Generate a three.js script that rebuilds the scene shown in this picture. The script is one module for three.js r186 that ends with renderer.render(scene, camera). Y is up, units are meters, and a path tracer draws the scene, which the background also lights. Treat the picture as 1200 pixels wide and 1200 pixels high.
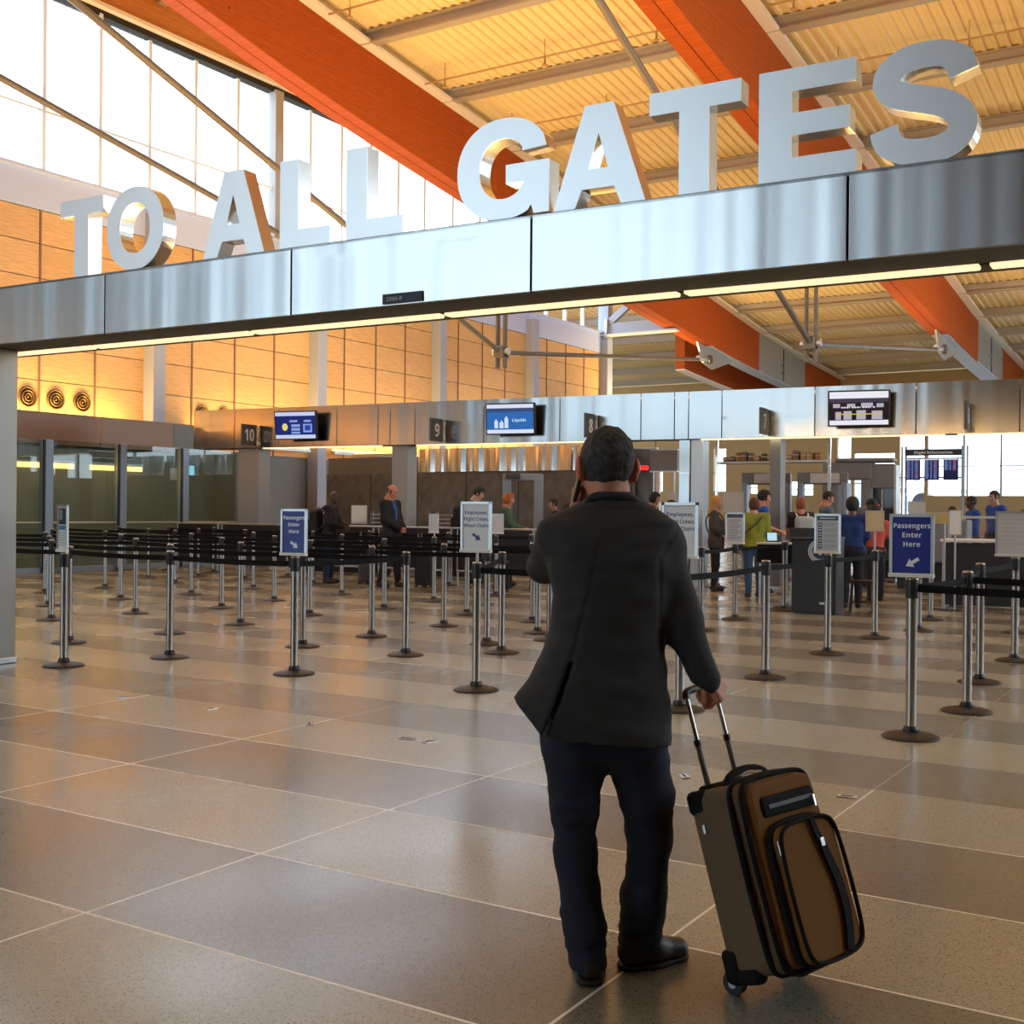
import * as THREE from 'three';
import { RoundedBoxGeometry } from 'three/addons/geometries/RoundedBoxGeometry.js';
import { RectAreaLightUniformsLib } from 'three/addons/lights/RectAreaLightUniformsLib.js';
import { FontLoader } from 'three/addons/loaders/FontLoader.js';
import { TextGeometry } from 'three/addons/geometries/TextGeometry.js';
import { mergeGeometries } from 'three/addons/utils/BufferGeometryUtils.js';
import { ImprovedNoise } from 'three/addons/math/ImprovedNoise.js';

// ------------------------------------------------------------------ camera, sky, lights, exposure
const scene = new THREE.Scene();
const camera = new THREE.PerspectiveCamera(2 * Math.atan(600 / 1380) * 180 / Math.PI, 1, 0.1, 400);
camera.position.set(0, 1.42, 0);
camera.rotation.set(0, 32 * Math.PI / 180, 0.5 * Math.PI / 180, 'YXZ');
scene.add(camera);
const renderer = new THREE.WebGLRenderer({ antialias: true });
renderer.toneMapping = THREE.LinearToneMapping;
renderer.toneMappingExposure = 1.07;
renderer.shadowMap.enabled = true;
RectAreaLightUniformsLib.init();
// bright overcast daylight: the same in every direction
scene.background = new THREE.Color().setRGB(0.80, 0.95, 1.08);
scene.backgroundIntensity = 4.5;
const WARM = new THREE.Color().setRGB(1.0, 0.56, 0.17);
const COVE_POWER = 95, UPLIGHT_POWER = 300, STRIP_POWER = 4.0;

// ------------------------------------------------------------------ helpers
const V = (x, y, z) => new THREE.Vector3(x, y, z);
const used = new Map();
function numbered(n) { const k = used.get(n) || 0; used.set(n, k + 1); return k ? `${n}_${String(k).padStart(3, '0')}` : n; }
function tag(o, label, category, group) { if (label) o.userData.label = label; if (category) o.userData.category = category; if (group) o.userData.group = group; return o; }
function thing(name, label, category, pos = [0, 0, 0], turn = 0, group) {
  const o = new THREE.Group(); o.name = numbered(name); o.position.set(...pos); o.rotation.y = turn; scene.add(o);
  return tag(o, label, category, group);
}
function structure(name, pos = [0, 0, 0], turn = 0) {
  const o = new THREE.Group(); o.name = numbered(name); o.position.set(...pos); o.rotation.y = turn; scene.add(o); o.userData.kind = 'structure'; return o;
}
function put(name, geo, mat, parent, label) {
  const list = Array.isArray(geo) ? geo : [geo];
  const g = list.length > 1 ? mergeGeometries(list.map((x) => (x.index ? x.toNonIndexed() : x))) : list[0];
  const m = new THREE.Mesh(g, mat); m.castShadow = m.receiveShadow = true;
  if (parent) {
    let n = name, k = 0; while (parent.children.some((c) => c.name === n)) n = `${name}_${String(++k).padStart(3, '0')}`;
    m.name = n; parent.add(m);
  } else { m.name = numbered(name); scene.add(m); }
  if (label) m.userData.label = label;
  return m;
}
function many(parent) { // a faster put() for long runs of alike pieces
  const counts = {};
  return (name, geo, mat, x = 0, y = 0, z = 0) => {
    const k = counts[name] = (counts[name] ?? -1) + 1;
    const m = new THREE.Mesh(geo, mat); m.castShadow = m.receiveShadow = true;
    m.name = k ? `${name}_${String(k).padStart(3, '0')}` : name; m.position.set(x, y, z); parent.add(m); return m;
  };
}
function copy(o, pos, turn, label, group) {
  const c = o.clone(); const base = o.name.replace(/_\d{3}$/, ''); c.name = numbered(base); c.userData = { ...o.userData }; scene.add(c);
  c.position.set(...pos); c.rotation.set(0, turn, 0); if (label) c.userData.label = label; if (group) c.userData.group = group; return c;
}
function rng(seed) { let a = seed >>> 0; return () => { a = (a + 0x6D2B79F5) | 0; let t = Math.imul(a ^ (a >>> 15), 1 | a); t = (t + Math.imul(t ^ (t >>> 7), 61 | t)) ^ t; return ((t ^ (t >>> 14)) >>> 0) / 4294967296; }; }
const perlin = new ImprovedNoise();
const nz = (x, y, z) => perlin.noise(x, y, z);
function metreUV(geo, s = 1, ox = 0, oy = 0) { // uv in metres across each face
  const g = geo.index ? geo.toNonIndexed() : geo, p = g.attributes.position, n = g.attributes.normal, uv = new Float32Array(p.count * 2);
  for (let i = 0; i < p.count; i++) {
    const ax = Math.abs(n.getX(i)), ay = Math.abs(n.getY(i)), az = Math.abs(n.getZ(i));
    let u, v; if (ax >= ay && ax >= az) { u = p.getZ(i); v = p.getY(i); } else if (ay >= az) { u = p.getX(i); v = p.getZ(i); } else { u = p.getX(i); v = p.getY(i); }
    uv[2 * i] = u * s + ox; uv[2 * i + 1] = v * s + oy;
  }
  g.setAttribute('uv', new THREE.BufferAttribute(uv, 2)); return g;
}
const box = (w, h, d, x = 0, y = 0, z = 0) => metreUV(new THREE.BoxGeometry(w, h, d).translate(x, y, z));
const rbox = (w, h, d, x = 0, y = 0, z = 0, r = 0.01, s = 2) => metreUV(new RoundedBoxGeometry(w, h, d, s, Math.min(r, w / 2.01, h / 2.01, d / 2.01)).translate(x, y, z));
const cyl = (r0, r1, h, x, y, z, seg = 20) => metreUV(new THREE.CylinderGeometry(r1, r0, h, seg).translate(x, y + h / 2, z));
function bar(a, b, r, seg = 10, r2 = r) {
  const A = V(...a), B = V(...b), d = B.clone().sub(A), g = new THREE.CylinderGeometry(r2, r, d.length(), seg);
  g.applyQuaternion(new THREE.Quaternion().setFromUnitVectors(V(0, 1, 0), d.normalize())); const m = A.add(B).multiplyScalar(0.5); return g.translate(m.x, m.y, m.z).toNonIndexed();
}
function beamBox(a, b, w, h) { // a rectangular bar from a to b, h across the vertical
  const A = V(...a), B = V(...b), d = B.clone().sub(A), g = new THREE.BoxGeometry(w, h, d.length());
  const m = new THREE.Matrix4().lookAt(A, B, V(0, 1, 0)); g.applyMatrix4(m); const c = A.add(B).multiplyScalar(0.5); return metreUV(g.translate(c.x, c.y, c.z));
}
const lathe = (pts, seg = 28) => new THREE.LatheGeometry(pts.map((p) => new THREE.Vector2(...p)), seg).toNonIndexed();
function tube(pts, r, seg = 24, rad = 8, closed = false) { return new THREE.TubeGeometry(new THREE.CatmullRomCurve3(pts.map((p) => V(...p)), closed), seg, r, rad, closed).toNonIndexed(); }
function prism(pts, depth, bevel = 0) { // outline in x, y pushed along z from 0 to depth
  const s = new THREE.Shape(pts.map((p) => new THREE.Vector2(...p)));
  return new THREE.ExtrudeGeometry(s, { depth: depth - 2 * bevel, bevelEnabled: bevel > 0, bevelThickness: bevel, bevelSize: bevel, bevelOffset: -bevel, bevelSegments: 2, steps: 1, curveSegments: 16 }).translate(0, 0, bevel);
}
function dataTexture(w, h, f, srgb = false) {
  const d = new Uint8Array(w * h * 4);
  for (let y = 0; y < h; y++) for (let x = 0; x < w; x++) { const c = f(x / w, y / h, x, y), i = 4 * (y * w + x); d[i] = c[0]; d[i + 1] = c[1]; d[i + 2] = c[2]; d[i + 3] = 255; }
  const t = new THREE.DataTexture(d, w, h); t.wrapS = t.wrapT = THREE.RepeatWrapping; t.magFilter = THREE.LinearFilter; t.minFilter = THREE.LinearMipmapLinearFilter; t.generateMipmaps = true;
  if (srgb) t.colorSpace = THREE.SRGBColorSpace; t.needsUpdate = true; return t;
}
function canvasTexture(w, h, draw) {
  const c = document.createElement('canvas'); c.width = w; c.height = h; const g = c.getContext('2d'); draw(g, w, h);
  const t = new THREE.CanvasTexture(c); t.colorSpace = THREE.SRGBColorSpace; t.anisotropy = 8; return t;
}
function tile(n, period) { // tiling noise in [0,1)^2
  return (u, v) => { const a = u * 2 * Math.PI, b = v * 2 * Math.PI; return nz(Math.cos(a) * period + 7 + n, Math.sin(a) * period + Math.cos(b) * period * 0.7, Math.sin(b) * period * 0.7 + n * 3); };
}
const std = (o) => new THREE.MeshStandardMaterial(o);
const phys = (o) => new THREE.MeshPhysicalMaterial(o);
const col = (r, g, b) => new THREE.Color().setRGB(r, g, b);

// ------------------------------------------------------------------ materials
const M = {};
{
  // terrazzo: chips of several sizes in a grey-tan matrix (map covers 1.2 m)
  const R = rng(5), N = 768, base = new Float32Array(N * N * 3);
  for (let i = 0; i < N * N; i++) { const v = 0.90 + 0.05 * R(); base[3 * i] = base[3 * i + 1] = base[3 * i + 2] = v; }
  for (let k = 0; k < 26000; k++) {
    const cx = Math.floor(R() * N), cy = Math.floor(R() * N), r = 0.6 + 2.2 * R() ** 3, t = R(), v = t < 0.42 ? 0.55 + 0.2 * R() : t < 0.52 ? 0.40 : 1.0, w = (R() - 0.4) * 0.06;
    for (let dy = -3; dy <= 3; dy++) for (let dx = -3; dx <= 3; dx++) if (dx * dx + dy * dy <= r * r) { const j = 3 * (((cy + dy + N) % N) * N + (cx + dx + N) % N); base[j] = v + w; base[j + 1] = v; base[j + 2] = v - w; }
  }
  const T = dataTexture(N, N, (u, v, x, y) => { const j = 3 * (y * N + x); return [base[j] * 255, base[j + 1] * 255, Math.max(0, base[j + 2]) * 255].map((c) => Math.min(255, Math.max(0, c))); }, true);
  T.repeat.set(1 / 0.95, 1 / 0.95);
  const cloudy = tile(1, 1.2), RT = dataTexture(256, 256, (u, v) => { const c = 128 + 45 * cloudy(u, v); return [c, c, c]; }); RT.repeat.set(0.21, 0.21);
  M.terrazzoDark = phys({ map: T, color: col(0.235, 0.225, 0.175), roughness: 0.50, roughnessMap: RT, ior: 1.5 });
  M.terrazzoLight = phys({ map: T, color: col(0.44, 0.415, 0.31), roughness: 0.50, roughnessMap: RT, ior: 1.5 });
  M.strip = std({ color: col(0.82, 0.80, 0.74), roughness: 0.35, metalness: 0.15 });
  // brushed stainless: vertical oil-canning waves as real relief, and a fine brush grain
  const wv = tile(3, 1.6), W1 = dataTexture(512, 64, (u, v) => { let h = 0; for (let k = 1; k < 3; k++) h += nz(Math.cos(u * 6.2832) * k * 1.15 + k, Math.sin(u * 6.2832) * k * 1.15, v * 0.35 + k * 9) / k; const c = 128 + 95 * h * 0.7 + 3 * wv(u, v); return [c, c, c].map((x) => Math.max(0, Math.min(255, x))); });
  W1.repeat.set(1 / 2.03, 1 / 2.2); W1.offset.set(0.4, 0);
  M.steel = phys({ color: col(0.56, 0.56, 0.55), metalness: 1, roughness: 0.24, bumpMap: W1, bumpScale: 0.022, anisotropy: 0.55, anisotropyRotation: 0 });
  M.steelBack = phys({ color: col(0.38, 0.38, 0.37), metalness: 1, roughness: 0.17, bumpMap: W1, bumpScale: 0.024, anisotropy: 0.45 });
  M.letterFace = phys({ color: col(0.80, 0.82, 0.83), metalness: 1, roughness: 0.42 });
  M.letterSide = phys({ color: col(0.72, 0.72, 0.71), metalness: 1, roughness: 0.20 });
  M.columnSteel = phys({ color: col(0.33, 0.315, 0.29), metalness: 0.6, roughness: 0.5, bumpMap: W1, bumpScale: 0.004 });
  M.post = phys({ color: col(0.47, 0.45, 0.42), metalness: 1, roughness: 0.24, bumpMap: null });
  M.chrome = std({ color: col(0.72, 0.72, 0.72), metalness: 1, roughness: 0.14 });
  M.galv = std({ color: col(0.52, 0.54, 0.55), metalness: 0.75, roughness: 0.42 });
  M.darkGap = std({ color: col(0.02, 0.02, 0.02), roughness: 0.9 });
  M.soffit = std({ color: col(0.12, 0.11, 0.10), roughness: 0.55, metalness: 0.3 });
  M.rubber = std({ color: col(0.020, 0.020, 0.020), roughness: 0.55 });
  M.black = std({ color: col(0.016, 0.016, 0.017), roughness: 0.42 });
  M.belt = phys({ color: col(0.010, 0.010, 0.011), specularIntensity: 0.25, roughness: 0.85 });
  M.purlin = std({ color: col(0.42, 0.37, 0.31), roughness: 0.6, metalness: 0.2 });
  M.whiteSteel = std({ color: col(0.36, 0.42, 0.54), roughness: 0.5 });
  M.lavender = std({ color: col(0.50, 0.60, 0.86), roughness: 0.45 });
  M.mullion = std({ color: col(0.72, 0.82, 0.88), roughness: 0.45, metalness: 0.0 });
  M.flange = std({ color: col(0.82, 0.78, 0.70), roughness: 0.5 });
  M.rod = std({ color: col(0.15, 0.13, 0.105), roughness: 0.42, metalness: 0.3 });
  M.deck = std({ color: col(0.80, 0.64, 0.36), roughness: 0.55, metalness: 0.0 });
  M.pipe = std({ color: col(0.42, 0.26, 0.12), roughness: 0.5 });
  // glulam: horizontal laminations (45 mm) and streaky grain, map covers 4 m by 1 m
  const gr = (u, v, k) => nz(Math.cos(u * 6.2832) * 1.3 * k + 3, Math.sin(u * 6.2832) * 1.3 * k, v * 60 + k), lamR = rng(9), lam = Array.from({ length: 24 }, () => 0.95 + 0.07 * lamR());
  const G = dataTexture(512, 512, (u, v) => { const l = Math.floor(v * 22), e = (v * 22) % 1, s = lam[l] * (0.94 + 0.12 * gr(u, v, 1 + (l % 3)) + 0.06 * gr(u, v * 4, 3)) * (e < 0.04 ? 0.96 : 1); return [Math.min(255, 238 * s), Math.min(255, 236 * s), Math.min(255, 232 * s)]; }, true);
  G.repeat.set(1 / 4, 1);
  M.glulam = phys({ map: G, color: col(0.50, 0.098, 0.009), roughness: 0.6, specularIntensity: 0.4 });
  M.glulamPale = std({ map: G, color: col(0.72, 0.30, 0.085), roughness: 0.5 });
  const W2 = dataTexture(512, 512, (u, v) => { const s = 0.93 + 0.10 * nz(Math.cos(u * 6.2832) * 0.9, Math.sin(u * 6.2832) * 0.9, v * 36) + 0.05 * nz(u * 40, v * 200, 3); return [Math.min(255, 248 * s), Math.min(255, 244 * s), Math.min(255, 236 * s)]; }, true);
  W2.repeat.set(0.62, 1.2);
  M.wood = [0, 1, 2].map((k) => std({ map: W2, color: col(0.82 + 0.03 * (k - 1), 0.53 + 0.025 * (k - 1), 0.235 + 0.015 * (k - 1)), roughness: 0.45 }));
  M.fascia = std({ color: col(0.22, 0.115, 0.06), roughness: 0.36, metalness: 0.15 });
  M.glassClear = phys({ color: col(1, 1, 1), transmission: 1, thickness: 0, roughness: 0, ior: 1.5, specularIntensity: 0.6 });
  M.glassSolar = phys({ color: col(0.72, 0.76, 0.78), transmission: 1, thickness: 0, roughness: 0, ior: 1.5 });
  M.glassTint = phys({ color: col(0.78, 0.86, 0.84), transmission: 1, thickness: 0, roughness: 0.0, ior: 1.5 });
  M.roomWall = std({ color: col(0.26, 0.265, 0.21), roughness: 0.45 });
  M.bronze = std({ color: col(0.20, 0.13, 0.05), metalness: 0.6, roughness: 0.4 });
  M.blueSteel = std({ color: col(0.27, 0.36, 0.47), roughness: 0.45, metalness: 0.3 });
  M.wallDark = std({ color: col(0.15, 0.15, 0.13), roughness: 0.4 });
  const cl = tile(6, 2.2), CM = dataTexture(256, 256, (u, v) => { const s = 225 + 40 * cl(u, v); return [s, s, s].map((x) => Math.min(255, x)); }, true); CM.repeat.set(0.4, 0.4);
  M.greyPanel = std({ map: CM, color: col(0.17, 0.165, 0.155), roughness: 0.38, metalness: 0.25 });
  M.greyLight = std({ color: col(0.36, 0.37, 0.38), roughness: 0.5 });
  M.greyMachine = std({ color: col(0.20, 0.205, 0.21), roughness: 0.5 });
  M.greyMachineDark = std({ color: col(0.07, 0.07, 0.075), roughness: 0.35 });
  M.blueGrey = std({ color: col(0.30, 0.35, 0.43), roughness: 0.45 });
  M.tan = std({ color: col(0.42, 0.29, 0.14), roughness: 0.7 });
  M.white = std({ color: col(0.80, 0.80, 0.78), roughness: 0.5 });
  M.offWhite = std({ color: col(0.62, 0.60, 0.55), roughness: 0.6 });
  M.frameSilver = std({ color: col(0.55, 0.55, 0.55), metalness: 0.8, roughness: 0.35 });
  M.stripLamp = std({ color: col(0.9, 0.85, 0.7), emissive: WARM.clone().lerp(col(1, 0.9, 0.6), 0.6), emissiveIntensity: 1.15, roughness: 0.4 });
  M.coveLamp = std({ color: col(0.9, 0.8, 0.6), emissive: WARM, emissiveIntensity: 2.5 });
  M.redLamp = std({ color: col(0.3, 0.02, 0.02), emissive: col(1, 0.03, 0.03), emissiveIntensity: 1.2 });
  M.greenLamp = std({ color: col(0.02, 0.3, 0.1), emissive: col(0.05, 1, 0.35), emissiveIntensity: 1.2 });
  M.rearWall = std({ color: col(0.16, 0.11, 0.075), roughness: 0.6 });
}
function areaLight(name, w, h, pos, target, power, color = WARM, parent = scene) {
  const l = new THREE.RectAreaLight(color, power, w, h); l.name = name; l.position.set(...pos); l.lookAt(...target); parent.add(l); return l;
}
// ------------------------------------------------------------------ floor: terrazzo slabs in alternating bands with zinc divider strips
{
  const floor = structure('floor'), add = many(floor);
  // band edges: multiples of 0.86 m along z; light and dark bands take turns
  const P = 0.86, edge = (k) => -2.72 - P * k, X0 = -1.63, PX = 1.82;
  const slabGeo = (w, d, ox, oz) => { const g = new THREE.BoxGeometry(w, 0.04, d).toNonIndexed(), p = g.attributes.position, uv = g.attributes.uv; for (let i = 0; i < p.count; i++) uv.setXY(i, p.getX(i) + ox, p.getZ(i) + oz); return g; };
  const gap = 0.011, shared = [0, 1, 2, 3].map((k) => slabGeo(PX - gap, P - gap, k * 0.53, k * 0.37));
  for (let k = -4; k < 10; k++) {
    const zc = edge(k) - P / 2, dark = ((k % 2) + 2) % 2 === 0;
    for (let i = -5; i <= 3; i++) {
      if (k >= 4 && i > 2) continue;
      const xc = X0 + PX * (i + 0.5); add('floor_slab', shared[(i * 7 + k * 3 + 63) % 4], dark ? M.terrazzoDark : M.terrazzoLight, xc, -0.02, zc);
    }
  }
  const xl = X0 - 5 * PX, xr = X0 + 4 * PX, zf = edge(-4), zb = edge(10);
  // farther off and outside the frame the bands run unbroken
  for (let k = 10; k < 80; k++) add('floor_band', slabGeo(64, P - 0.006, 0, k * 0.7), k % 2 ? M.terrazzoLight : M.terrazzoDark, -10, -0.02, edge(k) - P / 2);
  for (let k = -4; k < 10; k++) {
    const dark = ((k % 2) + 2) % 2 === 0, m = dark ? M.terrazzoDark : M.terrazzoLight, zc = edge(k) - P / 2;
    add('floor_band', slabGeo(42 + xl, P - 0.006, 0, k), m, (xl - 42) / 2, -0.02, zc); add('floor_band', slabGeo(22 - (k >= 4 ? xr - PX : xr), P - 0.006, 0, k), m, (22 + (k >= 4 ? xr - PX : xr)) / 2, -0.02, zc);
  }
  add('floor_band', slabGeo(64, 14.5 - zf, 0, 0), M.terrazzoLight, -10, -0.02, (14.5 + zf) / 2);
  for (let k = -4; k <= 10; k++) add('divider_strip', box(xr - xl, 0.02, gap * 1.02), k < 4 ? M.strip : M.terrazzoLight, (xl + xr) / 2, -0.0098, edge(k));
  for (let i = -5; i <= 4; i++) add('divider_strip', box(gap * 1.02, 0.02, edge(-4) - edge(4)), M.strip, X0 + PX * i, -0.0099, (edge(-4) + edge(4)) / 2);
  for (let i = -5; i <= 3; i++) add('divider_strip', box(gap * 1.02, 0.0198, edge(4) - edge(10)), M.terrazzoLight, X0 + PX * i, -0.0099, (edge(4) + edge(10)) / 2);
  add('floor_base', box(64, 0.3, 90), M.darkGap, -10, -0.195, -30.5);
}
// ------------------------------------------------------------------ roof curve shared by beams, purlins and deck (z, height)
const curve = (pts) => (z) => {
  if (z >= pts[0][0]) return pts[0][1]; for (let i = 1; i < pts.length; i++) if (z >= pts[i][0]) { const [a, ha] = pts[i - 1], [b, hb] = pts[i], t = (z - a) / (b - a); return ha + (hb - ha) * t; }
  return pts[pts.length - 1][1];
};
const smooth = (f) => (z) => (f(z - 1.5) + f(z) * 2 + f(z + 1.5)) / 4;
const beamTop = smooth(curve([[-8, 16.0], [-14, 15.5], [-18, 15.0], [-22.3, 14.45], [-25.7, 14.02], [-30.6, 13.53], [-40, 12.4], [-49, 11.2], [-56, 10.4], [-63, 9.85], [-74, 9.2]]));
const beamUnder = smooth(curve([[-8, 14.9], [-14, 13.95], [-18.9, 13.15], [-22, 12.55], [-25.4, 12.05], [-30.2, 11.42], [-42.5, 9.78], [-51, 8.95], [-56, 8.55], [-62, 8.2], [-74, 7.5]]));
{
  // corrugated steel deck: one sheet per purlin bay, ribs along z
  const ceiling = structure('ceiling'), zs = []; for (let z = -13.4; z > -72; z -= 3.9) zs.push(z);
  const deckY = (z) => beamTop(z) + 0.36;
  const sheet = (x0, x1, za, zb, lift = 0, pitch = 0.3) => {
    const n = Math.round((x1 - x0) / pitch), prof = [[0, 0], [0.30, 0], [0.42, 0.055], [0.88, 0.055], [1, 0]], pos = [], rows = [za, (za + zb) / 2, zb];
    const pts = []; for (let i = 0; i < n; i++) for (const [a, h] of prof.slice(0, 4)) pts.push([x0 + (i + a) * pitch, h]); pts.push([x0 + n * pitch, 0]);
    for (let r = 0; r < 2; r++) for (let i = 0; i < pts.length - 1; i++) {
      const a = [pts[i][0], deckY(rows[r]) + pts[i][1] + lift, rows[r]], b = [pts[i + 1][0], deckY(rows[r]) + pts[i + 1][1] + lift, rows[r]], c = [pts[i][0], deckY(rows[r + 1]) + pts[i][1] + lift, rows[r + 1]], d = [pts[i + 1][0], deckY(rows[r + 1]) + pts[i + 1][1] + lift, rows[r + 1]];
      pos.push(...a, ...b, ...c, ...b, ...d, ...c);
    }
    const g = new THREE.BufferGeometry(); g.setAttribute('position', new THREE.Float32BufferAttribute(pos, 3)); g.setAttribute('uv', new THREE.Float32BufferAttribute(new Float32Array(pos.length / 3 * 2), 2)); g.computeVertexNormals(); return g;
  };
  const add = many(ceiling);
  add('deck_sheet', sheet(-24.3, 14, 14.4, zs[0]), M.deck);
  for (let i = 0; i + 1 < zs.length; i++) add('deck_sheet', sheet(zs[i] < -46 ? -60 : -24.3, 14, zs[i], zs[i + 1]), M.deck);
  for (let i = 0; i < zs.length; i++) { const y = beamTop(zs[i]); add('purlin', mergeGeometries([box(zs[i] < -46 ? 74 : 38.2, 0.05, 0.30, zs[i] < -46 ? -23 : -5.1, y + 0.03, zs[i]), box(zs[i] < -46 ? 74 : 38.2, 0.34, 0.05, zs[i] < -46 ? -23 : -5.1, y + 0.19, zs[i]), box(zs[i] < -46 ? 74 : 38.2, 0.04, 0.30, zs[i] < -46 ? -23 : -5.1, y + 0.35, zs[i])]), M.purlin); }
  // roof above the deck, so that daylight enters through the windows only
  const roof = []; for (let i = 0; i + 1 < zs.length; i++) roof.push(beamBox([zs[i] < -46 ? -23 : -5.1, deckY(zs[i]) + 0.27, zs[i]], [zs[i] < -46 ? -23 : -5.1, deckY(zs[i + 1]) + 0.27, zs[i + 1]], zs[i] < -46 ? 75 : 39.6, 0.3));
  roof.push(box(39.6, 0.3, 28.4, -5.1, deckY(-8) + 0.3, 0.6));
  put('roof_slab', roof, M.rearWall, ceiling);
}
// ------------------------------------------------------------------ left wall: wood panels, columns, cove, clerestory
const WX = -24.4, COLZ = [-2.0, -8.4, -14.74, -21.1, -27.46, -33.84, -40.2, -46.5].map((z) => z);
{
  const wall = structure('wall_left'), add = many(wall), R = rng(31);
  put('wall_backing', [box(0.3, 8.5, 61, WX - 0.22, 4.25, -16), box(0.3, 0.9, 61, WX - 0.22, 8.94, -16)], M.wallDark, wall);
  const ys = [3.0, 4.46, 5.28, 6.09, 6.88, 7.70, 8.50], step = 1.59, panels = [];
  for (let k = 0; k < 29; k++) for (let j = 0; j < ys.length - 1; j++) {
    const z1 = -46.4 + k * step, h = ys[j + 1] - ys[j], key = j === 0 ? 0 : 1; panels[j] ??= rbox(0.04, h - 0.022, step - 0.03, 0, 0, 0, 0.004, 1);
    add('wood_panel', panels[j], M.wood[Math.floor(R() * 3)], WX - 0.03, (ys[j] + ys[j + 1]) / 2, z1 + step / 2);
  }
  for (let k = 1; k < 29; k++) if ((k % 4) !== 0) add('panel_joint_strip', box(0.03, 5.5, 0.05), M.fascia, WX - 0.005, 5.75, -46.4 + k * step);
  // lavender band between wood and window sill
  for (let k = 0; k < 10; k++) add('band_panel', rbox(0.06, 0.88, 6.33, 0, 0, 0, 0.006, 1), M.lavender, WX - 0.01, 8.95, -43.3 + k * 6.36);
  put('upper_wall', box(0.2, 6.2, 21.2, WX - 0.1, 12.4, 4.0), M.wood[1], wall);
  put('window_ledge', box(0.22, 0.07, 61, WX + 0.02, 9.415, -16), M.lavender, wall);
  // wood fascia of the edge beam, filling the wedge under the deck
  const s = new THREE.Shape(); s.moveTo(-14.3, 14.0); s.lineTo(30, 14.0); for (let z = -30; z <= 14; z += 1) s.lineTo(-z, Math.max(14.02, beamTop(z) + 0.34)); s.lineTo(-14.3, beamTop(0) + 0.34);
  const g = metreUV(new THREE.ExtrudeGeometry(s, { depth: 0.5, bevelEnabled: false }).rotateY(Math.PI / 2)).translate(WX - 0.35, 0, 0); put('edge_beam', g, M.glulamPale, wall);
  put('window_head', [box(0.5, 0.10, 44.6, WX + 0.04, 13.9, -7.9)], M.flange, wall); put('shadow_gap', box(0.3, 0.16, 44.6, WX - 0.06, 13.77, -7.9), M.darkGap, wall);
  put('window_head_low', [beamBox([WX, beamTop(-30) + 0.1, -30], [WX, beamTop(-46.5) + 0.1, -46.5], 0.3, 0.5)], M.flange, wall);
  for (const z of COLZ) add('wall_column', rbox(0.42, 9.0, 0.40, 0, 0, 0, 0.01, 1), M.whiteSteel, WX + 0.16, 4.6, z);
  add('wall_column', rbox(0.5, 12.4, 0.45, 0, 0, 0, 0.01, 1), M.whiteSteel, WX + 0.1, 6.2, -46.6);
}
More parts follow.
